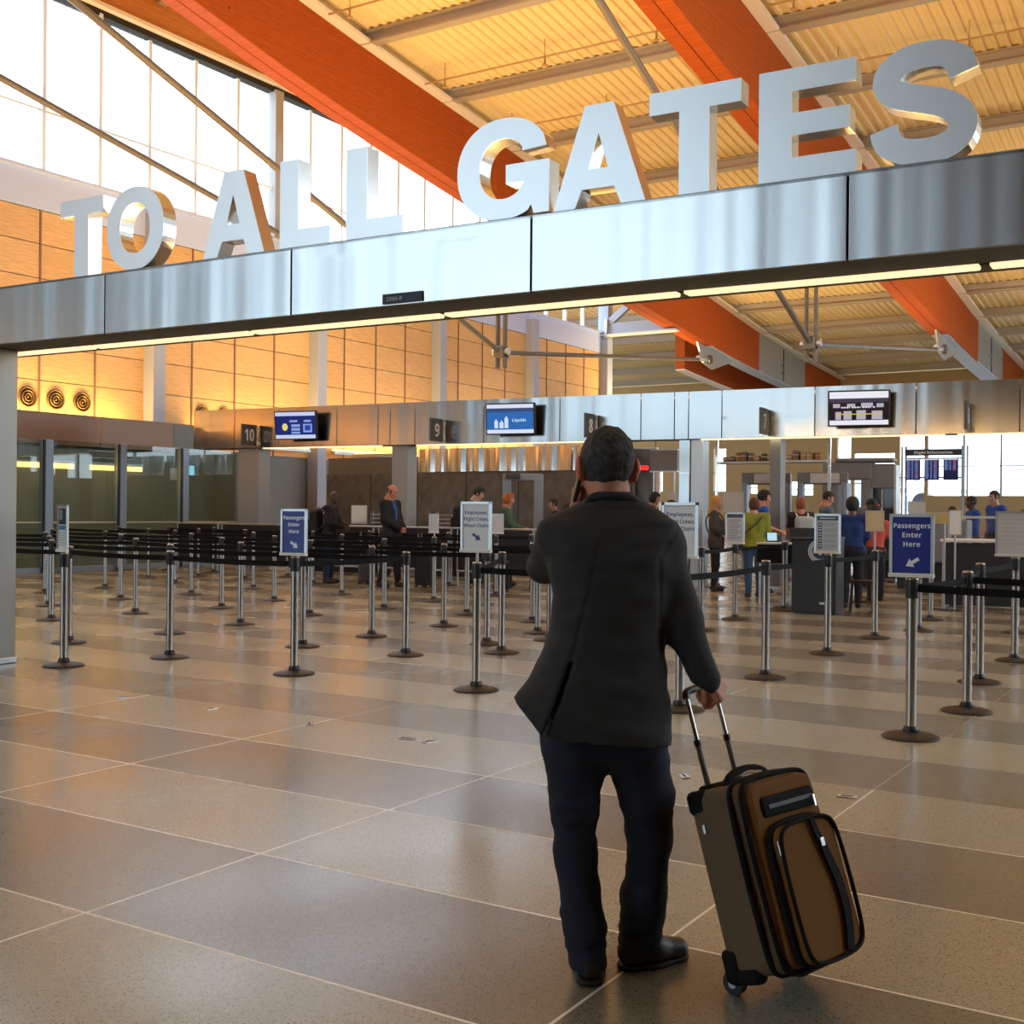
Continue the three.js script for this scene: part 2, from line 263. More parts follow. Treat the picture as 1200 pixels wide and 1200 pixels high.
{
  // clerestory: bays of tall panes with mullions and a transom
  const upper = [-46.2, -40.0, -33.0, -25.7, -19.4, -13.0, -6.6];
  for (let b = 0; b + 1 < upper.length; b++) {
    const w = structure(`window_${b + 1}`), add = many(w), z0 = upper[b], z1 = upper[b + 1], n = b === 2 ? 5 : 4, d = (z1 - z0) / n;
    for (let i = 0; i < n; i++) {
      const zc = z0 + d * (i + 0.5), top = Math.min(13.62, beamTop(zc) - 0.15);
      add('pane', new THREE.BoxGeometry(0.012, 10.84 - 9.47, d - 0.06), M.glassClear, WX, (10.84 + 9.47) / 2, zc); add('pane', new THREE.BoxGeometry(0.012, top - 10.9, d - 0.06), M.glassClear, WX, (top + 10.9) / 2, zc);
      if (i) add('mullion', box(0.16, top - 9.45, 0.10), M.mullion, WX, (top + 9.45) / 2, z0 + d * i);
    }
    add('transom', box(0.10, 0.045, z1 - z0 - 0.1), M.mullion, WX, 10.87, (z0 + z1) / 2);
    if (b > 0) add('window_post', rbox(b === 3 ? 0.3 : 0.16, Math.min(13.75, beamTop(z0) - 0.1) - 9.4, b === 3 ? 0.34 : 0.1, 0, 0, 0, 0.01, 1), b === 3 ? M.greyLight : M.mullion, WX + 0.03, (Math.min(13.75, beamTop(z0) - 0.1) + 9.4) / 2, z0);
  }
  // ledge cabinet under the wood wall hides the cove lamps
  const led = structure('trim_1'), add = many(led);
  for (let k = 0; k < 11; k++) add('fascia_panel', rbox(0.05, 0.74, 2.28, 0, 0, 0, 0.006, 1), M.fascia, -23.62, 3.27, -21.2 + 1.15 + k * 2.3);
  put('ledge_top', box(0.05, 0.04, 26, -23.62, 3.62, -9), M.fascia, led); put('ledge_floor', box(0.75, 0.05, 26, -24.0, 2.92, -9), M.wallDark, led);
  put('ledge_end', rbox(0.6, 0.74, 1.3, -23.9, 3.27, -21.85, 0.01), M.wallDark, led);
  // cove lamps: linear warm lamps lying in the ledge
  for (const [z, len] of [[-15.4, 9.5], [-5.0, 9.5], [5.0, 9.5]]) {
    const t = thing('cove_lamp', z < -10 ? 'long warm cove lamp lying in the ledge below the wood wall' : z < 0 ? 'long warm cove lamp in the ledge beside the front header column' : 'long warm cove lamp in the ledge behind the camera', 'lamp', [-23.98, 3.0, z]);
    put('housing', box(0.16, 0.08, len), M.frameSilver, t); put('glowing_tube', bar([0, 0.09, -len / 2], [0, 0.09, len / 2], 0.04), M.coveLamp, t);
    areaLight('cove_light', len, 0.2, [-23.96, 3.16, z], [-24.3, 5.2, z], COVE_POWER);
  }
  for (const [z, len] of [[-24.2, 5.2], [-30.6, 5.4], [-37, 5.4]]) {
    const t = thing('cove_lamp', `warm cove lamp in the ledge behind the back header, ${z > -25 ? 'nearest' : z > -32 ? 'second' : 'third'} wall bay`, 'lamp', [-23.98, 3.2, z]);
    put('housing', box(0.16, 0.08, len), M.frameSilver, t); put('glowing_tube', bar([0, 0.09, -len / 2], [0, 0.09, len / 2], 0.04), M.coveLamp, t);
    areaLight('cove_light', len, 0.2, [-23.96, 3.4, z], [-24.3, 5.4, z], COVE_POWER * 0.6);
  }
  // round air diffusers on the lowest wood panels
  const vent = (z, k, lab) => {
    const t = thing('air_diffuser', lab, 'vent', [WX + 0.0, 4.03, z], 0, 'round air diffusers low on the wood wall');
    const ring = (r, w, y) => { const g = lathe([[r - w, y], [r, y], [r, y + 0.03], [r - w * 0.6, y + 0.045], [r - w, y + 0.02], [r - w, y]]); return g.rotateZ(-Math.PI / 2); };
    put('back_disc', new THREE.CylinderGeometry(0.23, 0.23, 0.012, 32).rotateZ(Math.PI / 2).translate(0.004, 0, 0), M.darkGap, t);
    put('outer_ring', ring(0.25, 0.045, 0.0), M.bronze, t); put('middle_ring', ring(0.17, 0.035, 0.01), M.bronze, t); put('inner_ring', ring(0.10, 0.03, 0.015), M.bronze, t); put('centre_cone', lathe([[0, 0.05], [0.045, 0.02], [0.045, 0]]).rotateZ(-Math.PI / 2), M.bronze, t);
  };
  vent(-17.46, 0, 'round ringed air diffuser on the wood wall beside the front header column');
  vent(-18.23, 1, 'middle round ringed air diffuser of the three left of the grey wall column');
  vent(-18.99, 2, 'round ringed air diffuser nearest the grey wall column, left of it');
  vent(-22.93, 3, 'round air diffuser half hidden above the left end of the back header');
  vent(-23.73, 4, 'middle round air diffuser half hidden behind the top of the back header');
  vent(-24.52, 5, 'round air diffuser peeking over the back header, farthest along the wood wall');
}
// ------------------------------------------------------------------ rear facade, right wall, far wall
{
  const rear = structure('wall_rear');
  put('wall_slab', [box(22.15, 16.4, 0.3, 3.125, 8.2, 14.5), box(31, 0.9, 0.3, -9.5, 0.45, 14.5), box(31, 3.2, 0.3, -9.5, 14.8, 14.5)], M.rearWall, rear);
  const win = structure('window_20'), add = many(win);
  for (let i = 0; i < 7; i++) for (let j = 0; j < 3; j++) add('pane', new THREE.BoxGeometry(2.22, 4.02, 0.012), M.glassSolar, -24.4 + 2.35 * (i + 0.5), 0.95 + 4.15 * (j + 0.5), 14.45);
  for (let i = 0; i <= 7; i++) add('mullion', box(0.12, 12.5, 0.2), M.mullion, -24.4 + 2.35 * i, 7.15, 14.45);
  for (let j = 0; j <= 3; j++) add('transom', box(16.6, 0.12, 0.16), M.mullion, -16.2, 0.95 + 4.15 * j, 14.45);
  const right = structure('wall_right'); put('wall_slab', [box(0.4, 3.2, 85, 14.2, 1.6, -28), box(0.4, 4.4, 85, 14.2, 14.2, -28), box(0.4, 16.4, 22, 14.2, 8.2, 3.5)], M.rearWall, right);
  const wr = structure('window_21'), addr = many(wr); for (let k = 0; k < 15; k++) for (let j = 0; j < 2; j++) addr('pane', new THREE.BoxGeometry(0.012, 4.25, 4.0), M.glassClear, 14.1, 5.4 + j * 4.4, -9.7 - k * 4.2);
  for (let k = 0; k <= 15; k++) addr('mullion', box(0.2, 8.9, 0.14), M.mullion, 14.1, 7.6, -7.6 - k * 4.2); addr('transom', box(0.18, 0.14, 63), M.mullion, 14.1, 7.6, -39);
}
{
  const far = structure('wall_back'), Z = -70;
  // tan wall with window openings (x0, x1, y0, y1)
  const holes = [[-33.72, -33.1, 2.84, 4.0], [-32.74, -32.09, 2.84, 4.16], [-29.8, -29.2, 2.83, 5.16], [-28.6, -27.77, 2.83, 5.51], [-26.2, -25.7, 2.7, 3.5], [-23.6, -23.0, 2.6, 3.4], [-22.8, -22.2, 2.6, 3.4], [-20.75, -19.95, 1.6, 6.1], [-19.75, -17.4, 1.9, 5.04], [-17.13, -15.74, 1.3, 6.58], [-15.55, 8.0, 2.56, 6.34]];
  const s = new THREE.Shape([[-60, 0], [14.2, 0], [14.2, 9.7], [-60, 9.7]].map((p) => new THREE.Vector2(...p)));
  for (const [a, b, c, d] of holes) s.holes.push(new THREE.Path([[a, c], [a, d], [b, d], [b, c]].map((p) => new THREE.Vector2(...p))));
  put('wall_slab', metreUV(new THREE.ExtrudeGeometry(s, { depth: 0.3, bevelEnabled: false })).translate(0, 0, Z), M.tan, far);
  holes.forEach(([a, b, c, d], k) => {
    const w = structure(`window_${30 + k}`), n = Math.max(1, Math.round((b - a) / 1.9)), add = many(w), st = (b - a) / n;
    for (let i = 0; i < n; i++) { add('pane', new THREE.BoxGeometry(st - 0.06, (d - c) * 0.44 - 0.06, 0.012), M.glassClear, a + st * (i + 0.5), c + (d - c) * 0.22, Z + 0.2); add('pane', new THREE.BoxGeometry(st - 0.06, (d - c) * 0.56 - 0.06, 0.012), M.glassClear, a + st * (i + 0.5), c + (d - c) * 0.72, Z + 0.2); if (i) add('mullion', box(0.1, d - c, 0.16), M.greyLight, a + st * i, (c + d) / 2, Z + 0.2); }
    add('transom', box(b - a, 0.06, 0.14), M.greyLight, (a + b) / 2, c + (d - c) * 0.44, Z + 0.2);
  });
  const cap = structure('wall_back_left'); put('wall_slab', box(0.3, 12, 24, -60.2, 6, -58), M.tan, cap);
  const bx = structure('wall_side_left'); put('wall_slab', box(35.6, 9.3, 0.3, -42.3, 4.65, -46.9), M.tan, bx);
}
// ------------------------------------------------------------------ glulam roof beams with flanges, splice plates, struts and tie rods
{
  const timber = (x, w, za, zb, step = 1.0) => {
    const s = new THREE.Shape(), zs = []; for (let z = za; z > zb; z -= step) zs.push(z); zs.push(zb);
    zs.forEach((z, i) => (i ? s.lineTo(-z, beamUnder(z)) : s.moveTo(-z, beamUnder(z)))); for (let i = zs.length - 1; i >= 0; i--) s.lineTo(-zs[i], beamTop(zs[i]));
    return metreUV(new THREE.ExtrudeGeometry(s, { depth: w, bevelEnabled: true, bevelSize: 0.012, bevelThickness: 0.012, bevelSegments: 1 }).rotateY(Math.PI / 2)).translate(x - w / 2, 0, 0);
  };
  const strip = (x, w, h, za, zb, f, off) => { const o = []; for (let z = za; z > zb; z -= 1.5) { const z2 = Math.max(zb, z - 1.5); o.push(beamBox([x, f(z) + off, z], [x, f(z2) + off, z2], w, h)); } return o; };
  const build = (x, label, splice) => {
    const t = thing('glulam_beam', label, 'beam');
    for (const s of [-1, 1]) put('timber_ply', timber(x + s * 0.20, 0.355, 2, splice[0]), M.glulam, t);
    put('middle_gap', timber(x, 0.05, 2, splice[0], 2).translate(0, 0.06, 0), M.darkGap, t);
    put('top_flange', strip(x + 0.46, 0.55, 0.09, 2, -72, beamTop, 0.04), M.flange, t);
    for (const s of [-1, 1]) put('timber_ply', timber(x + s * 0.20, 0.355, splice[1], -73), M.glulam, t);
    // galvanised box that joins the two lengths of timber
    const mid = (splice[0] + splice[1]) / 2, [a, b] = splice;
    const plate = new THREE.Shape([[-a + 0.0, beamUnder(a) - 0.02], [-b, beamUnder(b) - 0.02], [-b, beamTop(b) - 0.1], [-a, beamTop(a) - 0.1]].map((p) => new THREE.Vector2(...p)));
    const pg = new THREE.ExtrudeGeometry(plate, { depth: 0.80, bevelEnabled: false }).rotateY(Math.PI / 2).translate(x - 0.40, 0, 0);
    const sp = put('splice_box', metreUV(pg), M.galv, t); put('splice_joint', beamBox([x + 0.41, beamUnder(mid), mid], [x + 0.41, beamTop(mid) - 0.1, mid + 0.001], 0.04, 0.06), M.darkGap, sp);
    for (const k of [0.35, 0.65]) put('bolt', cyl(0.09, 0.09, 0.07, 0, 0, 0, 12).rotateZ(-Math.PI / 2).translate(x + 0.40, beamUnder(mid) + k * 1.2, mid + 0.35), M.chrome, sp);
    put('soffit_plate', strip(x, 0.66, 0.05, splice[0] + 6, splice[1], beamUnder, -0.04), M.whiteSteel, t);
    // gusset that takes the tie rod
    const gz = splice[0] + 5.6, gs = new THREE.Shape([[-gz - 1.3, beamUnder(gz + 1.3)], [-gz + 3.2, beamUnder(gz - 3.2)], [-gz + 0.5, beamUnder(gz) - 0.95], [-gz - 0.6, beamUnder(gz) - 0.75]].map((p) => new THREE.Vector2(...p)));
    const gg = put('gusset', metreUV(new THREE.ExtrudeGeometry(gs, { depth: 0.08, bevelEnabled: false }).rotateY(Math.PI / 2).translate(x - 0.04, 0, 0)), M.galv, t);
    put('pin', cyl(0.2, 0.2, 0.34, 0, 0, 0, 16).rotateZ(-Math.PI / 2).translate(x - 0.17, beamUnder(gz) - 0.55, gz), M.rod, gg);
    for (const z of [-19.5, -20.1, -31.2, -32, -32.8]) put('bolt_hole', cyl(0.03, 0.03, 0.012, 0, 0, 0, 8).rotateZ(-Math.PI / 2).translate(x + 0.385, (beamUnder(z) + beamTop(z)) / 2 + ((z * 7) % 3) * 0.18, z), M.darkGap, t);
    return gz;
  };
  const truss = (x, gz, node, from, lab) => {
    const s = thing('truss_strut', `paired steel strut hanging below the ${lab} to the tie rods`, 'strut', [x, 0, node[1]]);
    for (const k of [-1, 1]) put('strut_plate', box(0.06, beamUnder(node[1]) - node[0] + 0.55, 0.20, k * 0.14, (beamUnder(node[1]) + node[0] - 0.55) / 2, 0), M.rod, s);
    put('node_block', rbox(0.34, 0.4, 0.5, 0, node[0] - 0.02, 0, 0.05), M.rod, s); put('node_pin', cyl(0.12, 0.12, 0.6, 0, 0, 0, 14).rotateZ(-Math.PI / 2).translate(-0.3, node[0], 0), M.galv, s);
    const r1 = thing('tie_rod', `long tie rod rising toward the viewer from the ${lab} strut`, 'rod', [x, 0, 0]);
    put('rod', bar([0, node[0] + 0.02, node[1] + 0.2], [0, from[0], from[1]], 0.085), M.rod, r1); put('clevis', bar([0, from[0] - (from[0] - node[0]) * 0.02, from[1] + (node[1] - from[1]) * 0.02], [0, from[0], from[1]], 0.15), M.galv, r1);
    const r2 = thing('tie_rod', `thin tie rod running away to the splice of the ${lab}`, 'rod', [x, 0, 0]);
    put('rod', bar([0, node[0], node[1] - 0.2], [0, beamUnder(gz) - 0.55, gz], 0.08), M.rod, r2); put('clevis', bar([0, beamUnder(gz) - 0.6, gz + 1.1], [0, beamUnder(gz) - 0.55, gz], 0.13), M.galv, r2);
  };
  const g1 = build(-21, 'deep orange glulam roof beam running above the letters of ALL', [-56.0, -63.1]);
  truss(-21, g1, [6.72, -32.85], [14.1, -9.8], 'orange beam above ALL');
  const g2 = build(-10.9, 'deep orange glulam roof beam running behind the letters T and E', [-56.9, -63.2]);
  truss(-10.9, g2, [6.45, -33.9], [14.6, -12.4], 'orange beam behind T and E');
  const t0 = thing('glulam_beam', 'far orange glulam roof beam past the end of the wood wall', 'beam');
  put('timber_ply', timber(-24.2, 0.5, -54.5, -73), M.glulam, t0); put('soffit_plate', strip(-24.2, 0.5, 0.06, -54.5, -72, beamUnder, -0.04), M.flange, t0);
  const t3 = thing('glulam_beam', 'orange glulam roof beam beyond the right edge of the photograph', 'beam'); put('timber_ply', timber(-0.8, 0.8, 2, -73), M.glulam, t3);
  const r0 = thing('tie_rod', 'grey steel tie rod crossing in front of the tall clerestory window', 'rod', [-24.0, 0, 0]); put('rod', bar([0, 11.9, -12.3], [0, 8.9, -28.6], 0.085), M.rod, r0); put('clevis', bar([0, 9.05, -27.8], [0, 8.9, -28.6], 0.14), M.galv, r0);
  // steel member between the end column of the wood wall and the first beam, with its brace
  const sb = thing('steel_brace_beam', 'pale steel beam from the last wall column to the orange beam', 'beam'); put('beam_web', box(3.6, 0.5, 0.16, -22.6, 9.55, -46.5), M.whiteSteel, sb); put('lower_flange', box(3.6, 0.07, 0.5, -22.6, 9.28, -46.5), M.white, sb); put('diagonal', beamBox([-24.1, 9.8, -46.5], [-22.9, 10.7, -46.5], 0.2, 0.3), M.whiteSteel, sb); put('end_plate', box(0.12, 0.8, 0.55, -24.1, 9.55, -46.5), M.galv, sb);
  // sprinkler lines under the deck
  for (const [z, x0, x1, lab] of [[-27.4, -20.2, -11.6, 'thin sprinkler pipe under the deck above the letter G'], [-31.0, -20.2, -11.6, 'thin sprinkler pipe under the deck between the letters G and A'], [-31.0, -10.0, -1.5, 'thin sprinkler pipe under the deck behind the letter S'], [-23.2, -20.2, -11.6, 'thin sprinkler pipe highest under the yellow deck'], [-27.4, -10.0, -1.5, 'thin sprinkler pipe under the deck above the letter S']]) {
    const t = thing('sprinkler_pipe', lab, 'pipe'), y = beamTop(z) - 0.12; put('pipe', bar([x0, y, z], [x1, y, z], 0.028, 8), M.pipe, t);
    for (let x = x0 + 0.7; x < x1; x += 3.3) { put('sprinkler_head', mergeGeometries([bar([x, y, z], [x, y - 0.22, z], 0.03, 6), bar([x, y - 0.22, z], [x, y - 0.24, z], 0.09, 10), bar([x, y, z], [x, beamTop(z) + 0.36, z], 0.012, 5)]), M.pipe, t); }
  }
}
// ------------------------------------------------------------------ front header: steel-clad beam with light strip, on a column
const HEADER_POS = [-9.2, 0, -6.4], HEADER_TURN = Math.atan(0.035);
{
  const t = thing('sign_header', 'long brushed steel header carrying the standing letters', 'header', HEADER_POS, HEADER_TURN);
  const joints = [-6.92, -4.89, -2.86, -0.83, 1.20, 3.19, 5.22, 7.27, 9.30, 11.33, 13.36];
  for (let i = 0; i + 1 < joints.length; i++) {
    const g = rbox(joints[i + 1] - joints[i] - 0.012, 0.50, 0.03, 0, 0, 0, 0.004, 2), uv = g.attributes.uv; for (let k = 0; k < uv.count; k++) uv.setXY(k, uv.getX(k) + i * 2.63 + 0.6, uv.getY(k) + i * 0.41);
    const m = put('face_panel', g, M.steel, t); m.position.set((joints[i] + joints[i + 1]) / 2, 3.11, -0.015);
    const g2 = put('back_panel', box(joints[i + 1] - joints[i] - 0.012, 0.50, 0.03), M.steel, t); g2.position.set((joints[i] + joints[i + 1]) / 2, 3.11, -0.665);
  }
  put('core', box(20.2, 0.44, 0.6, 3.2, 3.125, -0.34), M.darkGap, t);
  put('top_cap', box(20.26, 0.02, 0.68, 3.2, 3.352, -0.34), M.columnSteel, t);
  put('soffit', [box(20.2, 0.03, 0.40, 3.2, 2.875, -0.225), box(20.2, 0.03, 0.09, 3.2, 2.87, -0.63)], M.soffit, t);
  for (let k = -3; k < 8; k++) {
    const l = put('light_strip', rbox(1.80, 0.03, 0.11, 0, 0, 0, 0.012), M.stripLamp, t); l.position.set(0.42 + 1.0 + k * 1.86, 2.860, -0.51);
    areaLight('strip_light', 1.75, 0.10, [0.42 + 1.0 + k * 1.86, 2.838, -0.51], [0.42 + 1.0 + k * 1.86, 0, -0.51], STRIP_POWER, col(1, 0.78, 0.42), t);
  }
  for (const l of t.children) if (l.isRectAreaLight) { const p = l.position.clone(); l.rotation.set(-Math.PI / 2, 0, 0); l.position.copy(p); }
  put('strip_frame', [box(20.2, 0.03, 0.02, 3.2, 2.862, -0.585)], M.soffit, t);
  const plate = thing('room_number_plate', 'small dark plate reading 2560-B on the lower edge of the header', 'sign', [-5.0, 2.905, -6.545], HEADER_TURN);
  put('plate', rbox(0.34, 0.07, 0.012, 0, 0, 0.006, 0.003), M.black, plate);
  const pt = canvasTexture(256, 52, (g, w, h) => { g.fillStyle = '#15181b'; g.fillRect(0, 0, w, h); g.fillStyle = '#9aa3a8'; g.font = 'bold 34px sans-serif'; g.textBaseline = 'middle'; g.fillText('2560-B', 22, 28); });
  put('plate_print', new THREE.PlaneGeometry(0.325, 0.06).translate(0, 0, 0.0128), std({ map: pt, roughness: 0.5 }), plate);
  const c = thing('header_column', 'steel clad column carrying the near end of the letter header', 'column', [-9.80, 0, -6.57], HEADER_TURN);
  put('shaft', rbox(0.48, 2.86, 0.34, 0, 1.43, 0, 0.012), M.columnSteel, c); put('base_shoe', rbox(0.50, 0.06, 0.36, 0, 0.03, 0, 0.01), M.frameSilver, c);
}
// letters: flat fronts and polished returns
{
  const H = 0.655, LD = 0.135;
  const ringPts = (rx, ry, a0, a1, n, cx, cy, p = 2.15) => Array.from({ length: n + 1 }, (_, i) => { const a = a0 + (a1 - a0) * i / n, c = Math.cos(a), s = Math.sin(a); return [cx + rx * Math.sign(c) * Math.abs(c) ** (2 / p), cy + ry * Math.sign(s) * Math.abs(s) ** (2 / p)]; });
  const shapes = {
    T: (w) => ({ pts: [[w * 0.335, 0], [w * 0.665, 0], [w * 0.665, H * 0.79], [w, H * 0.79], [w, H], [0, H], [0, H * 0.79], [w * 0.335, H * 0.79]] }),
    L: (w) => ({ pts: [[0, 0], [w, 0], [w, H * 0.205], [w * 0.375, H * 0.205], [w * 0.375, H], [0, H]] }),
    E: (w) => ({ pts: [[0, 0], [w, 0], [w, H * 0.205], [w * 0.345, H * 0.205], [w * 0.345, H * 0.40], [w * 0.93, H * 0.40], [w * 0.93, H * 0.60], [w * 0.345, H * 0.60], [w * 0.345, H * 0.795], [w * 0.99, H * 0.795], [w * 0.99, H], [0, H]] }),
    A: (w) => ({ pts: [[0, 0], [w * 0.235, 0], [w * 0.315, H * 0.185], [w * 0.665, H * 0.185], [w * 0.745, 0], [w, 0], [w * 0.655, H], [w * 0.345, H]], holes: [[[w * 0.385, H * 0.375], [w * 0.60, H * 0.375], [w * 0.495, H * 0.72]]] }),
    O: (w) => ({ pts: ringPts(w / 2, H * 0.515, 0, 6.2832 * 47 / 48, 47, w / 2, H / 2), holes: [ringPts(w * 0.265, H * 0.31, 0, 6.2832 * 39 / 40, 39, w / 2, H / 2)] }),
    G: (w) => { const R = Math.PI / 180, cx = w * 0.5, cy = H * 0.5, o = ringPts(w * 0.5, H * 0.515, 33 * R, 300 * R, 40, cx, cy), i = ringPts(w * 0.255, H * 0.305, 308 * R, 38 * R, 34, cx, cy); return { pts: [...o, [w * 0.80, H * 0.105], [w * 0.825, H * 0.01], [w * 0.985, H * 0.01], [w * 0.985, H * 0.535], [w * 0.53, H * 0.535], [w * 0.53, H * 0.345], [w * 0.72, H * 0.345], ...i.map(([x, y], k) => (k < 2 ? [Math.min(x, w * 0.70), y] : [x, y])), [w * 0.70, H * 0.655], [w * 0.955, H * 0.675]] }; },
    S: (w) => { // one stroke of even width along a double bend, cut square at both ends
      const c = new THREE.CatmullRomCurve3([[0.855, 0.70], [0.82, 0.80], [0.71, 0.878], [0.50, 0.905], [0.28, 0.865], [0.155, 0.745], [0.20, 0.635], [0.36, 0.565], [0.55, 0.515], [0.74, 0.44], [0.85, 0.315], [0.80, 0.175], [0.66, 0.105], [0.49, 0.09], [0.29, 0.125], [0.17, 0.215], [0.135, 0.325]].map(([x, y]) => V(x * w, y * H, 0)), false, 'centripetal'), n = 64, L = [], Rr = [], hw = H * 0.105;
      for (let k = 0; k <= n; k++) { const p = c.getPointAt(k / n), d = c.getTangentAt(k / n), f = hw * (1 + 0.10 * Math.sin(Math.PI * k / n)) * (k < 5 || k > n - 5 ? 1.12 : 1); L.push([p.x - d.y * f, p.y + d.x * f]); Rr.push([p.x + d.y * f, p.y - d.x * f]); }
      return { pts: [...L, ...Rr.reverse()] };
    },
  };
  const make = (ch, x0, x1, label) => {
    const w = x1 - x0, d = shapes[ch](w), s = new THREE.Shape(d.pts.map((p) => new THREE.Vector2(...p))); for (const h of d.holes || []) s.holes.push(new THREE.Path(h.map((p) => new THREE.Vector2(...p))));
    const z = -6.4 - 0.035 * (x0 + 9.2), t = thing('sign_letter', label, 'letter', [x0, ch === 'O' || ch === 'G' ? 3.372 : ch === 'S' ? 3.366 : 3.362, z - 0.16], HEADER_TURN);
    const body = new THREE.ExtrudeGeometry(s, { depth: LD, bevelEnabled: false, curveSegments: 24 });
    put('letter_return', body, M.letterSide, t);
    put('letter_face', new THREE.ExtrudeGeometry(s, { depth: 0.004, bevelEnabled: false }).translate(0, 0, LD + 0.0005), M.letterFace, t);
    return t;
  };
  make('T', -8.58, -8.06, 'standing steel letter T beginning the word TO');
  make('O', -8.01, -7.36, 'standing steel letter O ending the word TO');
  make('A', -6.93, -6.30, 'standing steel letter A beginning the word ALL');
  make('L', -6.15, -5.68, 'standing steel letter L, first L of ALL, between A and L');
  make('L', -5.53, -5.03, 'standing steel letter L, last letter of ALL');
  make('G', -4.58, -3.86, 'large standing steel letter G beginning GATES');
  make('A', -3.84, -3.19, 'large standing steel letter A between G and T of GATES');
  make('T', -3.17, -2.58, 'large standing steel letter T in the middle of GATES');
  make('E', -2.47, -1.90, 'large standing steel letter E between T and S of GATES');
  make('S', -1.83, -1.24, 'large standing steel letter S ending GATES');
}
